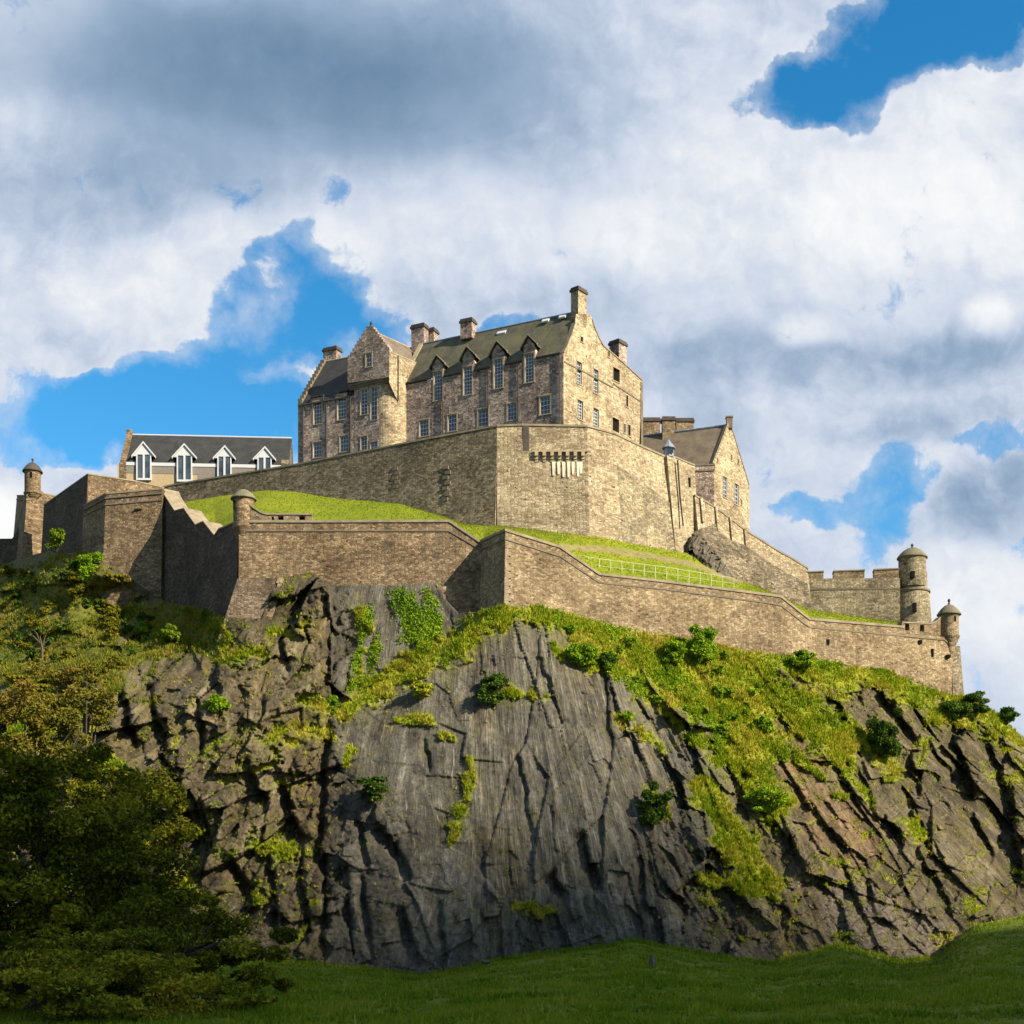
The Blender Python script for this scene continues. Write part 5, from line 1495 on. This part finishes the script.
for k, rc in enumerate(rS):
    window(hall, PS, rc, 2, 7 if k < 2 else 3, .25)
# tower roof
l_ = PT.at(TL + 1.5, 359.5, -.5); r_2 = PT.at(TR_ - .3, 350.5, -.5); a_ = PT.at(ap[0], ap[1] + 3, -.5)
mb = MB()
for e_ in (l_, r_2):
    mb.hexa([e_ - Vector((0, 0, .25)), a_ - Vector((0, 0, .25)), a_ + sdn * 11 - Vector((0, 0, .25)), e_ + sdn * 11 - Vector((0, 0, .25))], [e_, a_, a_ + sdn * 11, e_ + sdn * 11])
tr_f = mb.build('tower_roof', M['slate_brown'], hall)
mb = MB(); mb.tube([a_ + sdn * .5, a_ + sdn * 11], .14, 6); mb.build('ridge', M['dressed'], tr_f); mb = MB(); mb.tube([r_2 + Vector((.12, 0, -.1)), r_2 + Vector((.12, 0, -.1)) + sdn * 9], .13, 6); mb.build('lead_edge', M['dressed'], tr_f)
mb = MB(); q_ = PT.at(ap[0], ap[1], -.4)
mb.lathe(q_, [(.36, q_.z - .3), (.30, q_.z + .15), (.16, q_.z + .35), (.26, q_.z + .6), (.20, q_.z + .85), (.02, q_.z + 1.1)], 10); mb.build('finial', M['soot_cap'], hall)
mb = MB(); q_ = PT.at(TR_, 352); a = q_ + sdn * 1.9 + Vector((.13, 0, 0)); mb.tube([a, a - Vector((0, 0, 7.5))], .1, 6); mb.build('drainpipe', M['iron'], hall)
mb = MB(); q_ = P(398.8, 392, 234); mb.tube([q_, q_ - Vector((0, 0, 9.5))], .11, 6); mb.build('drainpipe', M['iron'], hall)

# left wing
PW = Plane((298, 240.0), (350, 235.8))
ew = lambda x: np.interp(x, [298, 350], [405, 396])
ow = [(298, 470), (298, 404.5), (311, ew(311)), (311, 398.5), (323.5, 396.5), (323.5, ew(323.5)), (335.5, ew(335.5)), (335.5, 394), (348, 392), (348, ew(348)), (357, 395), (357, 470)]
ww = [(313.6, 401.5, 321, 424), (337.6, 397.5, 346, 419.5), (313.2, 442, 321, 457.5), (340, 435.6, 348, 451.6)]
rW = [PW.rect(*a) for a in ww]
mb = MB(); facade(mb, PW, sl(PW, ow), rW, .3, .16)
g0 = PW.at(298, 404.5)
e0, e1 = g0.copy(), PW.at(350, 396); e1.z = e0.z
rg0 = e0 + gd * 5.5; rg0.z = e0.z + 8.9; rg1 = e1 + gd * 5.5; rg1.z = rg0.z
b0 = e0 + gd * 11; b1_ = e1 + gd * 11
mb.face([e0, rg0, b0, Vector((b0.x, b0.y, b0.z - 12)), Vector((e0.x, e0.y, e0.z - 12))])
mb.build('wing_wall', [M['stone_hall'], M['dressed']], hall)
for k, rc in enumerate(rW): window(hall, PW, rc, 3, 6 if k < 2 else 4)
mb = MB(); ov2 = Vector((PW.n.x, PW.n.y, 0)) * .25 - Vector((0, 0, .35))
mb.face([e0 + ov2, e1 + ov2, rg1, rg0]); mb.face([b0, b1_, rg1, rg0]); wrf = mb.build('wing_roof', M['slate_dark'], hall)
mb = MB()
for i in range(12):     # crow steps
    a = e0 + (rg0 - e0) * (i / 12); c = e0 + (rg0 - e0) * ((i + 1) / 12)
    ux_ = Vector((PW.t.x, PW.t.y, 0)) * .8
    mb.hexa([Vector((a.x, a.y, a.z - .3)), Vector((c.x, c.y, a.z - .3)), Vector((c.x, c.y, a.z - .3)) + ux_, Vector((a.x, a.y, a.z - .3)) + ux_],
            [Vector((a.x, a.y, c.z + .25)), Vector((c.x, c.y, c.z + .25)), Vector((c.x, c.y, c.z + .25)) + ux_, Vector((a.x, a.y, c.z + .25)) + ux_])
mb.build('crow_steps', M['dressed_dark'], wrf)
mb = MB(); mb.tube([rg0, rg1], .16, 6); mb.build('ridge', M['dressed'], wrf)
for (xl, xr) in ((311, 323.5), (335.5, 348)):
    mb = MB(); a = PW.at(xl, np.interp((xl), [311, 335.5], [398.3, 393.8]), .2); c = PW.at(xr, np.interp(xl, [311, 335.5], [396.3, 391.8]), .2); c.z = a.z
    mb.hexa([a, c, c + bk * 5 + Vector((0, 0, .6)), a + bk * 5 + Vector((0, 0, .6))], [v_ + Vector((0, 0, .3)) for v_ in (a, c, c + bk * 5 + Vector((0, 0, .6)), a + bk * 5 + Vector((0, 0, .6)))])
    for e_ in (a, c):
        mb.face([e_, e_ + bk * 4, e_ + bk * 4 - Vector((0, 0, 2.5)), e_ - Vector((0, 0, 2.5))])
    mb.build('dormer_roof', M['slate_dark'], wrf)
for a in (303.3, 326.5, 350.5):
    mb = MB(); mb.tube([PW.at(a, ew(a) + 1, .12), PW.at(a, ew(a) + 62, .12)], .11, 6); mb.build('drainpipe', M['iron'], hall)

# ------------------------------------------------------------------ gabled house on the right
gh = thing('gabled_house', "stone house with steep brown roof and tall pointed gable, right of the bastion", "house", P(714, 530, 236))
PH = Plane((713.8, 236.0), (749.2, 246.5))
oh = [(714.2, 560), (713.8, 466), (713, 462), (728.0, 423), (730.6, 423), (748.8, 483), (749.2, 487), (749.6, 570)]
hw_ = [(723, 477, 727, 497.5), (734.4, 484, 738.4, 504.5), (717, 458, 718, 462), (731, 455, 732, 460.5), (738, 459, 739, 464), (741, 500, 742, 505)]
rH = [PH.rect(*a) for a in hw_]
mb = MB(); facade(mb, PH, sl(PH, oh), rH, .3, .14)
hl_ = Vector((-PH.n.x, -PH.n.y, 0))
c0 = PH.at(713.8, 466); 
lf = Vector((-0.934, 0.357, 0))
mb.face([c0, c0 + lf * 22, c0 + lf * 22 - Vector((0, 0, 16)), c0 - Vector((0, 0, 16))])
mb.build('wall', [M['stone_bright'], M['dressed']], gh)
for k, rc in enumerate(rH):
    if k < 2: window(gh, PH, rc, 2, 5, .22)
    else: void_panel(gh, PH, rc, .3)
apx = PH.at(729.3, 425); rgx = apx + lf * 24
er = PH.at(748.8, 484)
mb = MB()
mb.face([c0 + Vector((0, 0, .2)) - Vector((PH.n.x, PH.n.y, 0)) * .3, c0 + lf * 24 + Vector((0, 0, .2)), rgx, apx - Vector((PH.n.x, PH.n.y, 0)) * .3]); mb.face([er, er + lf * 24, rgx, apx])
hr = mb.build('roof', M['slate_brown'], gh)
mb = MB(); mb.tube([apx + lf * .6, rgx], .2, 6); mb.build('ridge', M['lead'], hr)
mb = MB(); band(mb, [PH.at(713.2, 464), PH.at(728.4, 424)], .1, .2, .6, .1, n_=[PH.n] * 2); mb.build('gable_coping', M['coping'], gh); mb = MB(); band(mb, [PH.at(730.4, 424), PH.at(748.9, 484.5)], .1, .2, .6, .1, n_=[PH.n] * 2); mb.build('gable_coping', M['coping'], gh)
mb = MB(); q_ = apx; mb.box(q_.x - .5, q_.x + .5, q_.y - .35, q_.y + .6, q_.z - .6, q_.z + 1.2); mb.box(q_.x - .6, q_.x + .6, q_.y - .45, q_.y + .7, q_.z + 1.2, q_.z + 1.45); mb.build('finial', M['dressed_dark'], gh)
for (x0, x1, yt, yb, Yc_, w2) in [(643, 659.6, 419, 442, 249.5, 1.6), (662, 674.6, 418, 446, 244.6, 1.6), (675.8, 693, 419.5, 436, 248, 1.6)]:
    c = P((x0 + x1) / 2, yb, Yc_)
    chimney(gh, c, (x1 - x0) * Yc_ / FPX, w2, zat(yb, Yc_) - 3, zat(yt, Yc_), Vector((1, 0, 0)), 0, 'stone_pale')
# flat-topped block in the angle, left of the gable
bl_ = thing('wall_block', "squat unlit stone block in the corner left of the pointed gable", "building", P(704, 505, 234))
PB = Plane((694.9, 233.6), (713.9, 233.2))
mb = MB(); s0, z1 = PB.sz(694.9, 466); s1, z0 = PB.sz(714.2, 520)
PB.box(mb, s0, s1, z0, z1, -2.5, 0); mb.build('wall', M['stone_hall'], bl_)
mb = MB(); PB.box(mb, s0 - .1, s1 + .1, z1 - .95, z1 - .7, .002, .12); PB.box(mb, s0 - .1, s1 + .12, z1 + .002, z1 + .22, -2.6, .1); mb.build('string_course', M['dressed_dark'], bl_)

# ------------------------------------------------------------------ long building with white dormers
ba = thing('long_building', "long low building with dark roof and four white dormers, at the left behind the wall", "building", P(205, 490, 262))
PL = Plane((118, 261.0), (289, 263.0))
mb = MB()
ol_ = [(117.6, 515), (117.6, 462.5), (289, 465.5), (289, 515)]
facade(mb, PL, sl(PL, ol_), [])
mb.build('wall', M['cream'], ba)
mb = MB(); q0, z0 = PL.sz(123.4, 469.5); q1, _ = PL.sz(289, 469.5); zz = PL.sz(200, 464.3)[1]
PL.box(mb, q0, q1, zz - 1.9, zz - .6, .002, .06); mb.build('grey_panel', M['shade_harl'], ba)
mb = MB(); PL.box(mb, PL.sz(198, 470)[0], q1, zz - 7, zz - 1.9, .002, .05); mb.build('grey_panel', M['shade_harl'], ba)  # grey panel puts the right half's shade into the wall colour
dn_ = Vector((-PL.n.x, -PL.n.y, 0))
e0 = PL.at(124, 462.0, .15); e1 = PL.at(289, 464.6, .15); e1.z = e0.z
rz = zat(434.5, 266.5)
r0 = e0 + dn_ * 5.6; r1 = e1 + dn_ * 5.6; r0.z = r1.z = rz
mb = MB(); mb.face([e0, e1, r1, r0]); f0 = e0 + dn_ * 11.2; f1_ = e1 + dn_ * 11.2; mb.face([f0, f1_, r1, r0]); lr = mb.build('roof', M['slate_dark'], ba)
mb = MB(); mb.tube([r0, r1], .15, 6); mb.build('ridge', M['white'], lr)
mb = MB(); PL.box(mb, PL.sz(123.4, 462)[0], PL.sz(287, 462)[0], e0.z - .62, e0.z - .02, .002, .14); mb.build('fascia', M['white'], ba)
for xa, xb, xt, mt in ((120.4, 126.4, 429.5, 'stone_brown'), (281, 288.6, 437, 'stone_dark')):
    s0 = PL.sz(xa, 460)[0]; s1 = PL.sz(xb, 460)[0]
    mb = MB(); zt = zat(xt + 5, 266.5)
    prof = [(0.15, e0.z - 8), (.15, e0.z + .3), (-5.2, zt - .1), (-5.2, zt + .85), (-6.6, zt + .85), (-6.6, zt - .1), (-11.6, e0.z + .3), (-11.6, e0.z - 8)]
    mb.prism([PL.p(s0, z, o) for o, z in prof], Vector((PL.t.x, PL.t.y, 0)) * (s1 - s0)); mb.build('gable_end', M[mt], ba)
for (xl, xr, xa, ya, yb, wy) in [(131.6, 155.7, 143.4, 442, 456, 480), (172, 196.7, 184.4, 444, 457, 481.5), (213, 235.7, 225, 446, 458, 482), (253, 276, 265, 447, 459, 484)]:
    w_ = xr - xl
    jl, jr = xl + w_ * .19, xr - w_ * .19
    o4 = [(jl, wy), (jl, yb), (xl, yb), (xa, ya), (xr, yb), (jr, yb), (jr, wy)]
    PD = Plane((118, 261.0), (289, 263.0)); PD.a = PD.a + PD.n * .45
    mid = (jl + jr) / 2
    hs = [PD.rect(jl + 1.2, yb - 1.5, mid - 1.0, wy - 2), PD.rect(mid + 1.0, yb - 1.5, jr - 1.2, wy - 2)]
    mb = MB(); facade(mb, PD, sl(PD, o4), hs, .2, edge=.5)
    dm = mb.build('dormer', M['white'], ba)
    for hrc in hs:
        window(dm, PD, hrc, 2, 5, .15, bar=.06, outer=.05, name='window') if False else None
        gmb = MB(); s0, s1, z0, z1 = hrc
        gmb.face([PD.p(s0, z0, -.14), PD.p(s1, z0, -.14), PD.p(s1, z1, -.14), PD.p(s0, z1, -.14)])
        gmb.build('pane', M['glass'], dm)
    l, r2, a4 = PD.at(xl, yb, .25), PD.at(xr, yb, .25), PD.at(xa, ya - .6, .25); l.z = r2.z = (l.z + r2.z) / 2
    mb = MB(); th_ = Vector((0, 0, -.38))
    for e_ in (l, r2):
        mb.hexa([e_ + th_, a4 + th_, a4 + th_ + dn_ * .5, e_ + th_ + dn_ * .5], [e_, a4, a4 + dn_ * .5, e_ + dn_ * .5])
    mb.build('bargeboard', M['white'], dm)
    mb = MB()
    for e_ in (l, r2):
        mb.face([e_ + dn_ * .5, a4 + dn_ * .5, a4 + dn_ * 5, e_ + dn_ * 5])
    mb.build('dormer_roof', M['slate_dark'], dm)
mb = MB()
q0 = PL.sz(239, 470)[0]

# ------------------------------------------------------------------ railing on the terrace
fe = thing('railing', "thin pale post and rail fence along the lower terrace path", "fence", P(660, 580, 201))
fp = []
for k in range(15):
    a = 577 + k * 11.2
    bt_y = np.interp(a, [577, 600, 665, 740], [564.5, 571.5, 578.5, 588.0]); tp_y = np.interp(a, [577, 600, 665, 735], [555.0, 559, 567.0, 578.3]); Yk = np.interp(a, [577, 600, 740], [201.0, 201.9, 209.6])
    fp.append((P(a, bt_y + 3, Yk), P(a, tp_y, Yk)))
post0 = None
for bo, to in fp:
    mb = MB(); mb.tube([bo, to], .055, 5); mb.build('post', M['fence'], fe)
mb = MB(); mb.tube([to for _, to in fp], .04, 5); mb.build('rail', M['fence'], fe)
mb = MB(); mb.tube([Vector((t_.x, t_.y, t_.z * .55 + b_.z * .45)) for b_, t_ in fp], .03, 4); mb.build('rail', M['fence'], fe)
# ------------------------------------------------------------------ shrubs, trees, loose rocks
def ray_hit(a, row):
    """where the crag is seen at this column and row"""
    i = int(np.argmin(np.abs(gx - a)))
    j = int(np.argmin(np.abs(py[:, i] - row)))
    return Vector((vx[j, i], Yc[j, i], vz[j, i]))
def shrub(label, a, row, wpx, hpx, mat, seed, leaf=.22, n=None, cat='shrub', at=None, conifer=False, group=None):
    base = at or ray_hit(a, row + hpx * .5)
    Yk = base.y
    rx, rz = wpx / 2 * Yk / FPX, hpx / 2 * Yk / FPX
    th = thing('shrub', label, cat, base - Vector((0, 0, .1)), group)
    c = Vector((P(a, row, Yk).x, Yk - rx * .35, zat(row, Yk)))
    n = n or int(1300 * rx * rz + 300)
    pts = crown_points(c, (rx * 1.1, rx * .8, rz * 1.1), n, 26, seed, .36, .35)
    v_, f_ = leaves(pts, leaf, seed + 1)
    np_mesh('crown', v_, f_, M[mat], th)
    r_ = np.random.default_rng(seed)
    mb = MB()
    for k in range(5):
        tip = c + Vector((r_.uniform(-.7, .7) * rx, r_.uniform(-.5, .3) * rx, r_.uniform(-.2, .7) * rz))
        midp = base.lerp(tip, .5) + Vector((r_.uniform(-.1, .1), -.1, .1))
        mb.tube([base, midp, tip], [.07, .05, .02], 5)
    mb.build('stem', M['bark'], th)
    return th
shrub("dark round evergreen bush clinging to the bare rock face", 493, 688, 32, 34, 'leaf_shrub', 31)
shrub("dark bush on a ledge low on the face, above a reddish patch", 372, 789, 34, 24, 'leaf_shrub', 33)
shrub("small yellow green bush just below the grassy ledge", 423, 690, 24, 16, 'turf', 35)
shrub("bright bush among the grass at the top of the streaked slab", 583, 655, 30, 26, 'turf_lush', 37)
shrub("tall pointed green bush against the long wall", 703, 644, 30, 44, 'turf_lush', 39)
shrub("upright dark shrub half way down the right face", 653, 806, 28, 44, 'leaf_shrub', 41)
shrub("leafy bright bush on the grass tongue of the right slope", 766, 800, 36, 24, 'turf_lush', 43)
shrub("dull green bush in the gully below the long wall", 884, 735, 36, 52, 'leaf_shrub', 45)
shrub("bushy green shrub on the skyline beside the end pier", 972, 704, 34, 24, 'leaf_shrub', 47, .2)
shrub("dark low shrub left of the skyline bushes", 950, 712, 34, 20, 'leaf_shrub', 48, .2)
shrub("small round shrub alone on the skyline at the far right", 1007, 716, 20, 20, 'leaf_shrub', 49, .2)
shrub("light green bush with pale twigs above the rock shoulder", 172, 634, 22, 22, 'leaf_lime', 51)
shrub("bright small bush beside the light one, nearer the shaded wall", 143, 631, 18, 18, 'leaf_lime', 52)
shrub("yellow green bush in front of the unlit far left wall", 57, 540, 20, 22, 'leaf_lime', 53, at=P(57, 552, 226))
shrub("bright leafy bush under the left bastion corner", 90, 570, 26, 40, 'turf_lush', 54)
shrub("small green fern clump in the dark rock cleft", 217, 706, 24, 22, 'turf_lush', 55)
shrub("little green bush at the foot of the grey set-back slab", 332, 705, 14, 22, 'turf_lush', 56)
shrub("dark bush in the middle of the yellow grass slope", 606, 662, 20, 16, 'leaf_shrub', 57)
shrub("low green shrub against the wall near its bend", 802, 660, 26, 20, 'turf_lush', 58)
shrub("rounded bush close under the wall on the grass slope", 672, 652, 28, 24, 'turf_lush', 59)

def tree(name, label, base, crown, mat, n, leaf, seed, clumps=60, trunk=.5, clump_r=.24, limbs=9, group=None):
    """crown: centre, radii"""
    th = thing(name, label, 'tree', base, group)
    c, rr_ = Vector(crown[0]), crown[1]
    pts = crown_points(c, rr_, n, clumps, seed, clump_r, .5)
    zmin = base[2] - .2
    pts = pts[pts[:, 2] > zmin]
    v_, f_ = leaves(pts, leaf, seed + 1, .25)
    np_mesh('crown', v_, f_, M[mat], th)
    r_ = np.random.default_rng(seed + 2)
    b_ = Vector(base)
    mb = MB()
    tp = Vector((c.x * .6 + b_.x * .4, c.y, c.z + rr_[2] * .3))
    m1 = b_.lerp(tp, .45) + Vector((r_.uniform(-.4, .4), r_.uniform(-.4, .4), 0))
    mb.tube([b_ - Vector((0, 0, .6)), b_.lerp(m1, .5), m1, tp], [trunk * 1.3, trunk, trunk * .75, trunk * .2], 8)
    tk = mb.build('trunk', M['bark'], th)
    for k in range(limbs):
        s_ = b_.lerp(tp, r_.uniform(.25, .8)); dv = Vector((r_.normal(), r_.normal(), r_.uniform(0.1, .9))).normalized()
        e_ = c + Vector((dv.x * rr_[0], dv.y * rr_[1], dv.z * rr_[2])) * .8
        md = s_.lerp(e_, .5) + Vector((0, 0, .6))
        mb = MB(); mb.tube([s_, md, e_], [trunk * .42, trunk * .25, trunk * .06], 6); mb.build('limb', M['bark'], tk)
    return th
def gz(x, y): return float(lawn_z(np.array([x]), np.array([y]))[0])
def tree_px(name, label, a, row, Y, wpx, hpx, mat, n, leaf, seed, depth=None, **kw):
    c = P(a, row, Y)
    rx, rz = wpx / 2 * Y / FPX, hpx / 2 * Y / FPX
    bx_ = kw.pop('bx', a)
    bp = P(bx_, 0, Y); b_ = (bp.x, Y, gz(bp.x, Y))
    return tree(name, label, b_, (c, (rx, depth or rx * .8, rz)), mat, n, leaf, seed, **kw)
tree_px('broadleaf_tree', "big dark broadleaf tree at the left edge in front of the crag", 50, 890, 118, 280, 330, 'leaf_dark', 95000, .24, 61, clumps=210, clump_r=.15, bx=50)
tree_px('broadleaf_tree', "lower dark tree with yellowing leaves, right of the big one", 186, 985, 98, 220, 230, 'leaf_dark', 62000, .19, 67, clumps=150, clump_r=.16, bx=170)
tree_px('broadleaf_tree', "dark tree top against the rock, upper right of the big tree", 125, 835, 140, 150, 180, 'leaf_dark', 32000, .26, 71, clumps=90, clump_r=.18)
tree_px('broadleaf_tree', "spreading dark tree in the bottom left corner, nearest the camera", 60, 1015, 76, 430, 190, 'leaf_dark', 100000, .155, 73, clumps=220, clump_r=.15, bx=30)
tree_px('broadleaf_tree', "lighter tree with russet leaves rising above the dark ones at the left edge", 25, 745, 150, 150, 160, 'leaf_brown', 26000, .23, 79, clumps=90, clump_r=.17, limbs=12)
tree_px('broadleaf_tree', "small russet tree on the slope below the left bastion", 85, 690, 168, 84, 84, 'leaf_brown', 9000, .22, 83, clumps=44, clump_r=.2)
r_ = np.random.default_rng(404)
for lab, cat_, grp, mat_, cnt, x0, x1, y0, y1, w0_, w1s in [
        ("yellow scrub bush on the rough slope below the left bastion", 'shrub', "yellow scrub on the left slope", 'leaf_gold', 46, -10, 125, 562, 690, 9, 22),
        ("dark green scrub bush on the rough slope below the left bastion", 'shrub', "dark scrub on the left slope", 'leaf_shrub', 22, -10, 150, 570, 665, 9, 22),
        ("pale green scrub bush among the grass under the long wall", 'shrub', "scrub under the long wall", 'turf_lush', 30, 560, 790, 628, 730, 8, 18)]:
    k = 0; protos = []
    while k < cnt:
        a, row = r_.uniform(x0, x1), r_.uniform(y0, y1)
        i = int(np.argmin(np.abs(gx - a)))
        if row < crest[i] + 6: continue
        if gm[int(np.argmin(np.abs(py[:, i] - row))), i] < .3: continue
        if len(protos) < 3:
            protos.append(shrub(lab, a, row, r_.uniform(w0_, w1s), r_.uniform(w0_, w1s) * .7, mat_, 500 + k, .2, None, group=grp))
        else:
            s_ = r_.uniform(.6, 1.3)
            cp = copy_tree(protos[k % 3], loc=ray_hit(a, row + 4), rz=r_.uniform(0, 6)); cp.scale = (s_, s_, s_ * r_.uniform(.7, 1.1))
        k += 1
# bare weathered tree
bt = ray_hit(42, 662)
dt = thing('dead_tree', "small bare grey tree leaning on the grass slope at the left", "tree", bt)
r_ = np.random.default_rng(5)
mb = MB(); tp = P(40, 636, bt.y - .5); mb.tube([bt, bt.lerp(tp, .5) + Vector((.2, 0, 0)), tp], [.22, .16, .06], 6); mb.build('trunk', M['deadwood'], dt)
for (a, row) in [(28, 634), (34, 630), (52, 640), (58, 646), (47, 632)]:
    e_ = P(a, row, bt.y - .5); s_ = bt.lerp(tp, r_.uniform(.35, .8))
    mb = MB(); mb.tube([s_, s_.lerp(e_, .6) + Vector((0, 0, .3)), e_], [.09, .06, .02], 5); mb.build('branch', M['deadwood'], dt)

def boulder(label, a, row, wpx, hpx, seed, grp=None, at=None):
    b_ = at or ray_hit(a, row)
    Yk = b_.y
    sx, sz_ = wpx / 2 * Yk / FPX, hpx / 2 * Yk / FPX
    v_, f_ = rock_mesh(4, (P(a, row, Yk).x, Yk, zat(row, Yk)), sx, (sx + sz_) * .5, sz_, seed)
    return tag(np_mesh('boulder', v_, f_, M['rock'], None, (P(a, row, Yk).x, Yk, zat(row, Yk))), label, 'boulder', grp)
def at_lawn(a, row):
    for Yk in np.linspace(62, 186, 400):
        p = P(a, row, Yk)
        if p.z <= gz(p.x, Yk) + .05: return p
    return P(a, row, 176)
boulder("pale upright stone standing in the grass, left of the tall dark one", 652, 962, 12, 26, 201, at=at_lawn(652, 968))
boulder("tall dark stone leaning out of the grass at the crag foot", 793, 964, 20, 30, 203, at=ray_hit(793, 956))
boulder("flat reddish stone lying at the foot of the crag", 486, 962, 14, 6, 205, at=at_lawn(486, 966))
r_ = np.random.default_rng(77)
src = None
for k in range(46):
    a = r_.uniform(800, 955); row = r_.uniform(905, 955)
    if src is None:
        src = boulder("loose brown stone in the scree at the right foot of the crag", a, row, 7, 5, 210, "loose stones in the scree")
        continue
    p = ray_hit(a, row)
    c = copy_tree(src, loc=p, rz=r_.uniform(0, 6))
    s_ = r_.uniform(.4, 1.5); c.scale = (s_ * r_.uniform(.8, 1.3), s_, s_ * r_.uniform(.7, 1.1))

for k in range(70):
    a = r_.uniform(285, 960); row = float(np.interp(a, [p_[0] for p_ in FOOT], [p_[1] for p_ in FOOT])) + r_.uniform(-5, 1)
    p = ray_hit(a, row)
    c = copy_tree(src, loc=p, rz=r_.uniform(0, 6))
    c['label'] = "loose grey stone lying along the grassy foot of the crag"; c['group'] = "loose stones along the crag foot"
    s_ = r_.uniform(.35, 1.3); c.scale = (s_ * r_.uniform(.8, 1.4), s_, s_ * r_.uniform(.6, 1.1))

# ------------------------------------------------------------------ unseen cloud added high towards the sun, shaped to shade the crag foot
E1 = Vector((-SUN_H.y, SUN_H.x, 0)); E2 = sd.cross(E1)
if E2.z < 0: E2 = -E2
cv, cf, k0 = [], [], 0
r_ = np.random.default_rng(9)
for (a, bq, rr_) in [(-60, 0, 70), (10, 8, 70), (66, 3, 72), (92, -18, 70), (40, -60, 80), (120, -70, 60), (-30, -80, 80), (-120, -40, 70), (130, 24, 46)]:
    bm = bmesh.new(); bmesh.ops.create_icosphere(bm, subdivisions=4, radius=1.0)
    v_ = np.array([q_.co[:] for q_ in bm.verts]); f_ = np.array([[q_.index for q_ in t_.verts] for t_ in bm.faces]); bm.free()
    v_ = v_ * (1 + .35 * fbm(v_[:, 0] * 2 + a, v_[:, 1] * 2 + v_[:, 2] * 2.3, 4, int(rr_)))[:, None] * rr_
    cc_ = sd * 3000 + E1 * a + E2 * bq
    cv.append(v_ + np.array(cc_)); cf.append(f_ + k0); k0 += len(v_)
m, gg, b = new_mat("cloud", 1.0, 0.0)
gg.put(b.inputs['Base Color'], (.85, .85, .86))
tag(np_mesh('cloud', np.concatenate(cv), np.concatenate(cf), m, None, tuple(sd * 3000), smooth=True), "small white cumulus cloud drifting between the sun and the crag foot", "cloud", kind='structure')
